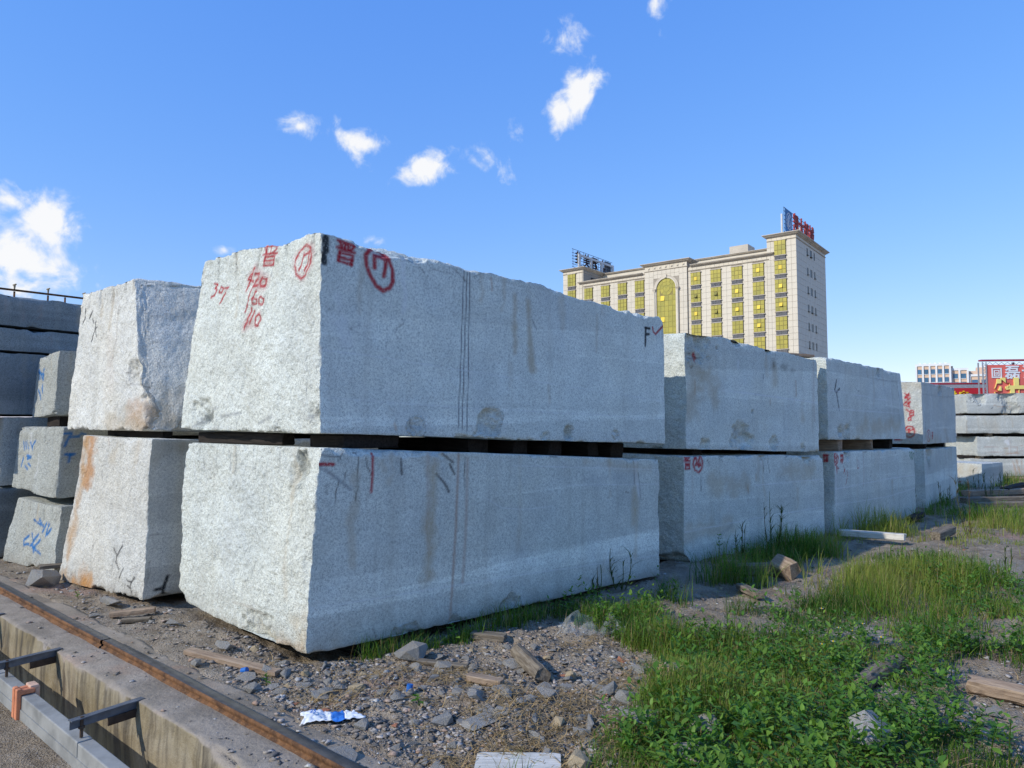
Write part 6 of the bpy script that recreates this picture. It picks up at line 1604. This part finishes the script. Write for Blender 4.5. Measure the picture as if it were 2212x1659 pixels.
for i, (px, py, hh, lab) in enumerate(((1415, 1530, .13, 'small leafy weed growing below the wood stump'), (1470, 1500, .16, 'leafy weed leaning over the front of the wood stump'), (1240, 1318, .20, 'weed growing against the nearest block behind the clear bag'), (905, 1530, .06, 'tiny weed seedling in the lower left rubble'), (170, 1285, .08, 'small weed at the foot of the rust-streaked block'), (575, 1465, .06, 'tiny weed near the concrete edge by the blue cap'), (985, 1375, .14, 'weed under the overhanging edge of the nearest block'), (1555, 1208, .3, 'weed in front of the circled 26 block by the short timber'))):
    leafy_plant(px, py, hh, 5, .045 if hh < .1 else .06, lab, 'single weeds on the rubble')

# tall grass plants standing in front of the blocks
def tall_plant(px, py, hgt, nst, label, dryness=0.0):
    g = gnd(px, py); root = empty('tall_grass_plant', (g[0], g[1], gz(g[0], g[1]))); tag(root, label, 'plant', 'tall grass plants before the blocks')
    for s_ in range(nst):
        a = rg.uniform(0, 6.28); H_ = hgt * rg.uniform(.65, 1.0); b0 = np.array([math.cos(a), math.sin(a), 0]) * .05
        tip = b0 + np.array([math.cos(a) * H_ * .12, math.sin(a) * H_ * .12, H_])
        pts = [b0 + (tip - b0) * t + np.array([math.cos(a), math.sin(a), 0]) * .03 * math.sin(t * 3) for t in np.linspace(0, 1, 7)]
        mb = MB(); mb.tube(pts, [.006, .0055, .005, .004, .0035, .003, .0018], 5)
        me = mb.mesh('stalk'); const_attr(me, np.array((.09, .11, .03)) if rg.random() > dryness else np.array((.13, .08, .04))); st = link('stalk', me, M['leaf'], root)
        nb = int(10 * hgt / .6); bs = np.array([pts[int(rg.integers(0, 6))] * 1.0 for _ in range(nb)])
        V, Fa, m_ = blades(bs, rg.uniform(.10, .22, nb) * (.6 + hgt * .6), rg.uniform(0, 6.28, nb), rg.uniform(.5, 1.3, nb), rg.uniform(.008, .014, nb))
        me = mesh_np('leaf_blades', V, Fa); col = np.array([.045, .085, .016]) * (1 - dryness) + np.array([.12, .085, .04]) * dryness
        const_attr(me, col); link('leaf_blades', me, M['leaf'], st)
for i, (px, py, hh, ns, lab, dr) in enumerate(((1667, 1196, .92, 4, 'tall seeding grass plant standing before the circled 26 block', .1), (1597, 1210, .45, 3, 'shorter grass plant left of the tall one before the circled 26 block', .2),
        (1838, 1140, .55, 4, 'tall weed before the left end of the circled 28 block', .1), (1925, 1110, .60, 4, 'tall grass plant in the middle of the circled 28 block', 0), (1880, 1125, .5, 4, 'grass plant between two taller ones before the circled 28 block', 0), (1965, 1105, .55, 4, 'tall grass plant at the far end of the circled 28 block', 0),
        (2040, 1090, .5, 4, 'dry seeded plant before the last block of the row', .5), (2095, 1150, 1.0, 2, 'thin dark dry stalk standing alone at the right', .9), (2135, 1072, .7, 4, 'bushy weed before the small pale block', 0), (2170, 1062, .6, 4, 'green weed right of the small pale block', 0), (2115, 1058, .7, 3, 'wispy weed left of the small pale block', .3),
        (1340, 1270, .45, 4, 'grass plant at the far foot of the nearest block', .05), (1290, 1285, .35, 3, 'small grass plant against the middle of the nearest block', .1), (1735, 1178, .3, 4, 'low dark grass tuft between two blocks', .1), (2165, 1245, .4, 3, 'upright green weed on the pinkish bare patch', 0), (2010, 1085, .45, 3, 'grass plant hiding the gap before the last block', 0))):
    tall_plant(px, py, hh, ns, lab, dr)
# tiny white and yellow flowers
fm = MB()
for i, (px, py) in enumerate(((1798, 1413), (1774, 1417), (1862, 1372), (1810, 1380), (1902, 1407), (1690, 1285), (1773, 1322), (1840, 1396))):
    g = gnd(px, py + 26); z0 = gz(g[0], g[1]); zf = .16
    root = empty('small_flower', (g[0], g[1], z0)); tag(root, 'tiny white-petalled flower with yellow centre in the grass', 'flower', 'tiny white flowers in the grass')
    mb = MB(); mb.tube([(0, 0, 0), (.01, 0, zf)], .0015, 4); me = mb.mesh('stem'); const_attr(me, np.array((.06, .11, .02))); link('stem', me, M['leaf'], root)
    mb = MB()
    for k_ in range(5):
        a = k_ * 1.2566; mb.poly([(.01 + .003 * math.cos(a), .003 * math.sin(a), zf), (.01 + .013 * math.cos(a - .4), .013 * math.sin(a - .4), zf + .004), (.01 + .016 * math.cos(a), .016 * math.sin(a), zf + .004), (.01 + .013 * math.cos(a + .4), .013 * math.sin(a + .4), zf + .004)], [(0, 1, 2, 3)])
    mb.build('petals', M['sign_white'], root)
    mb = MB(); mb.tube([(.01, 0, zf), (.01, 0, zf + .008)], [.006, .004], 6); mb.build('centre', M['yellow2'], root)
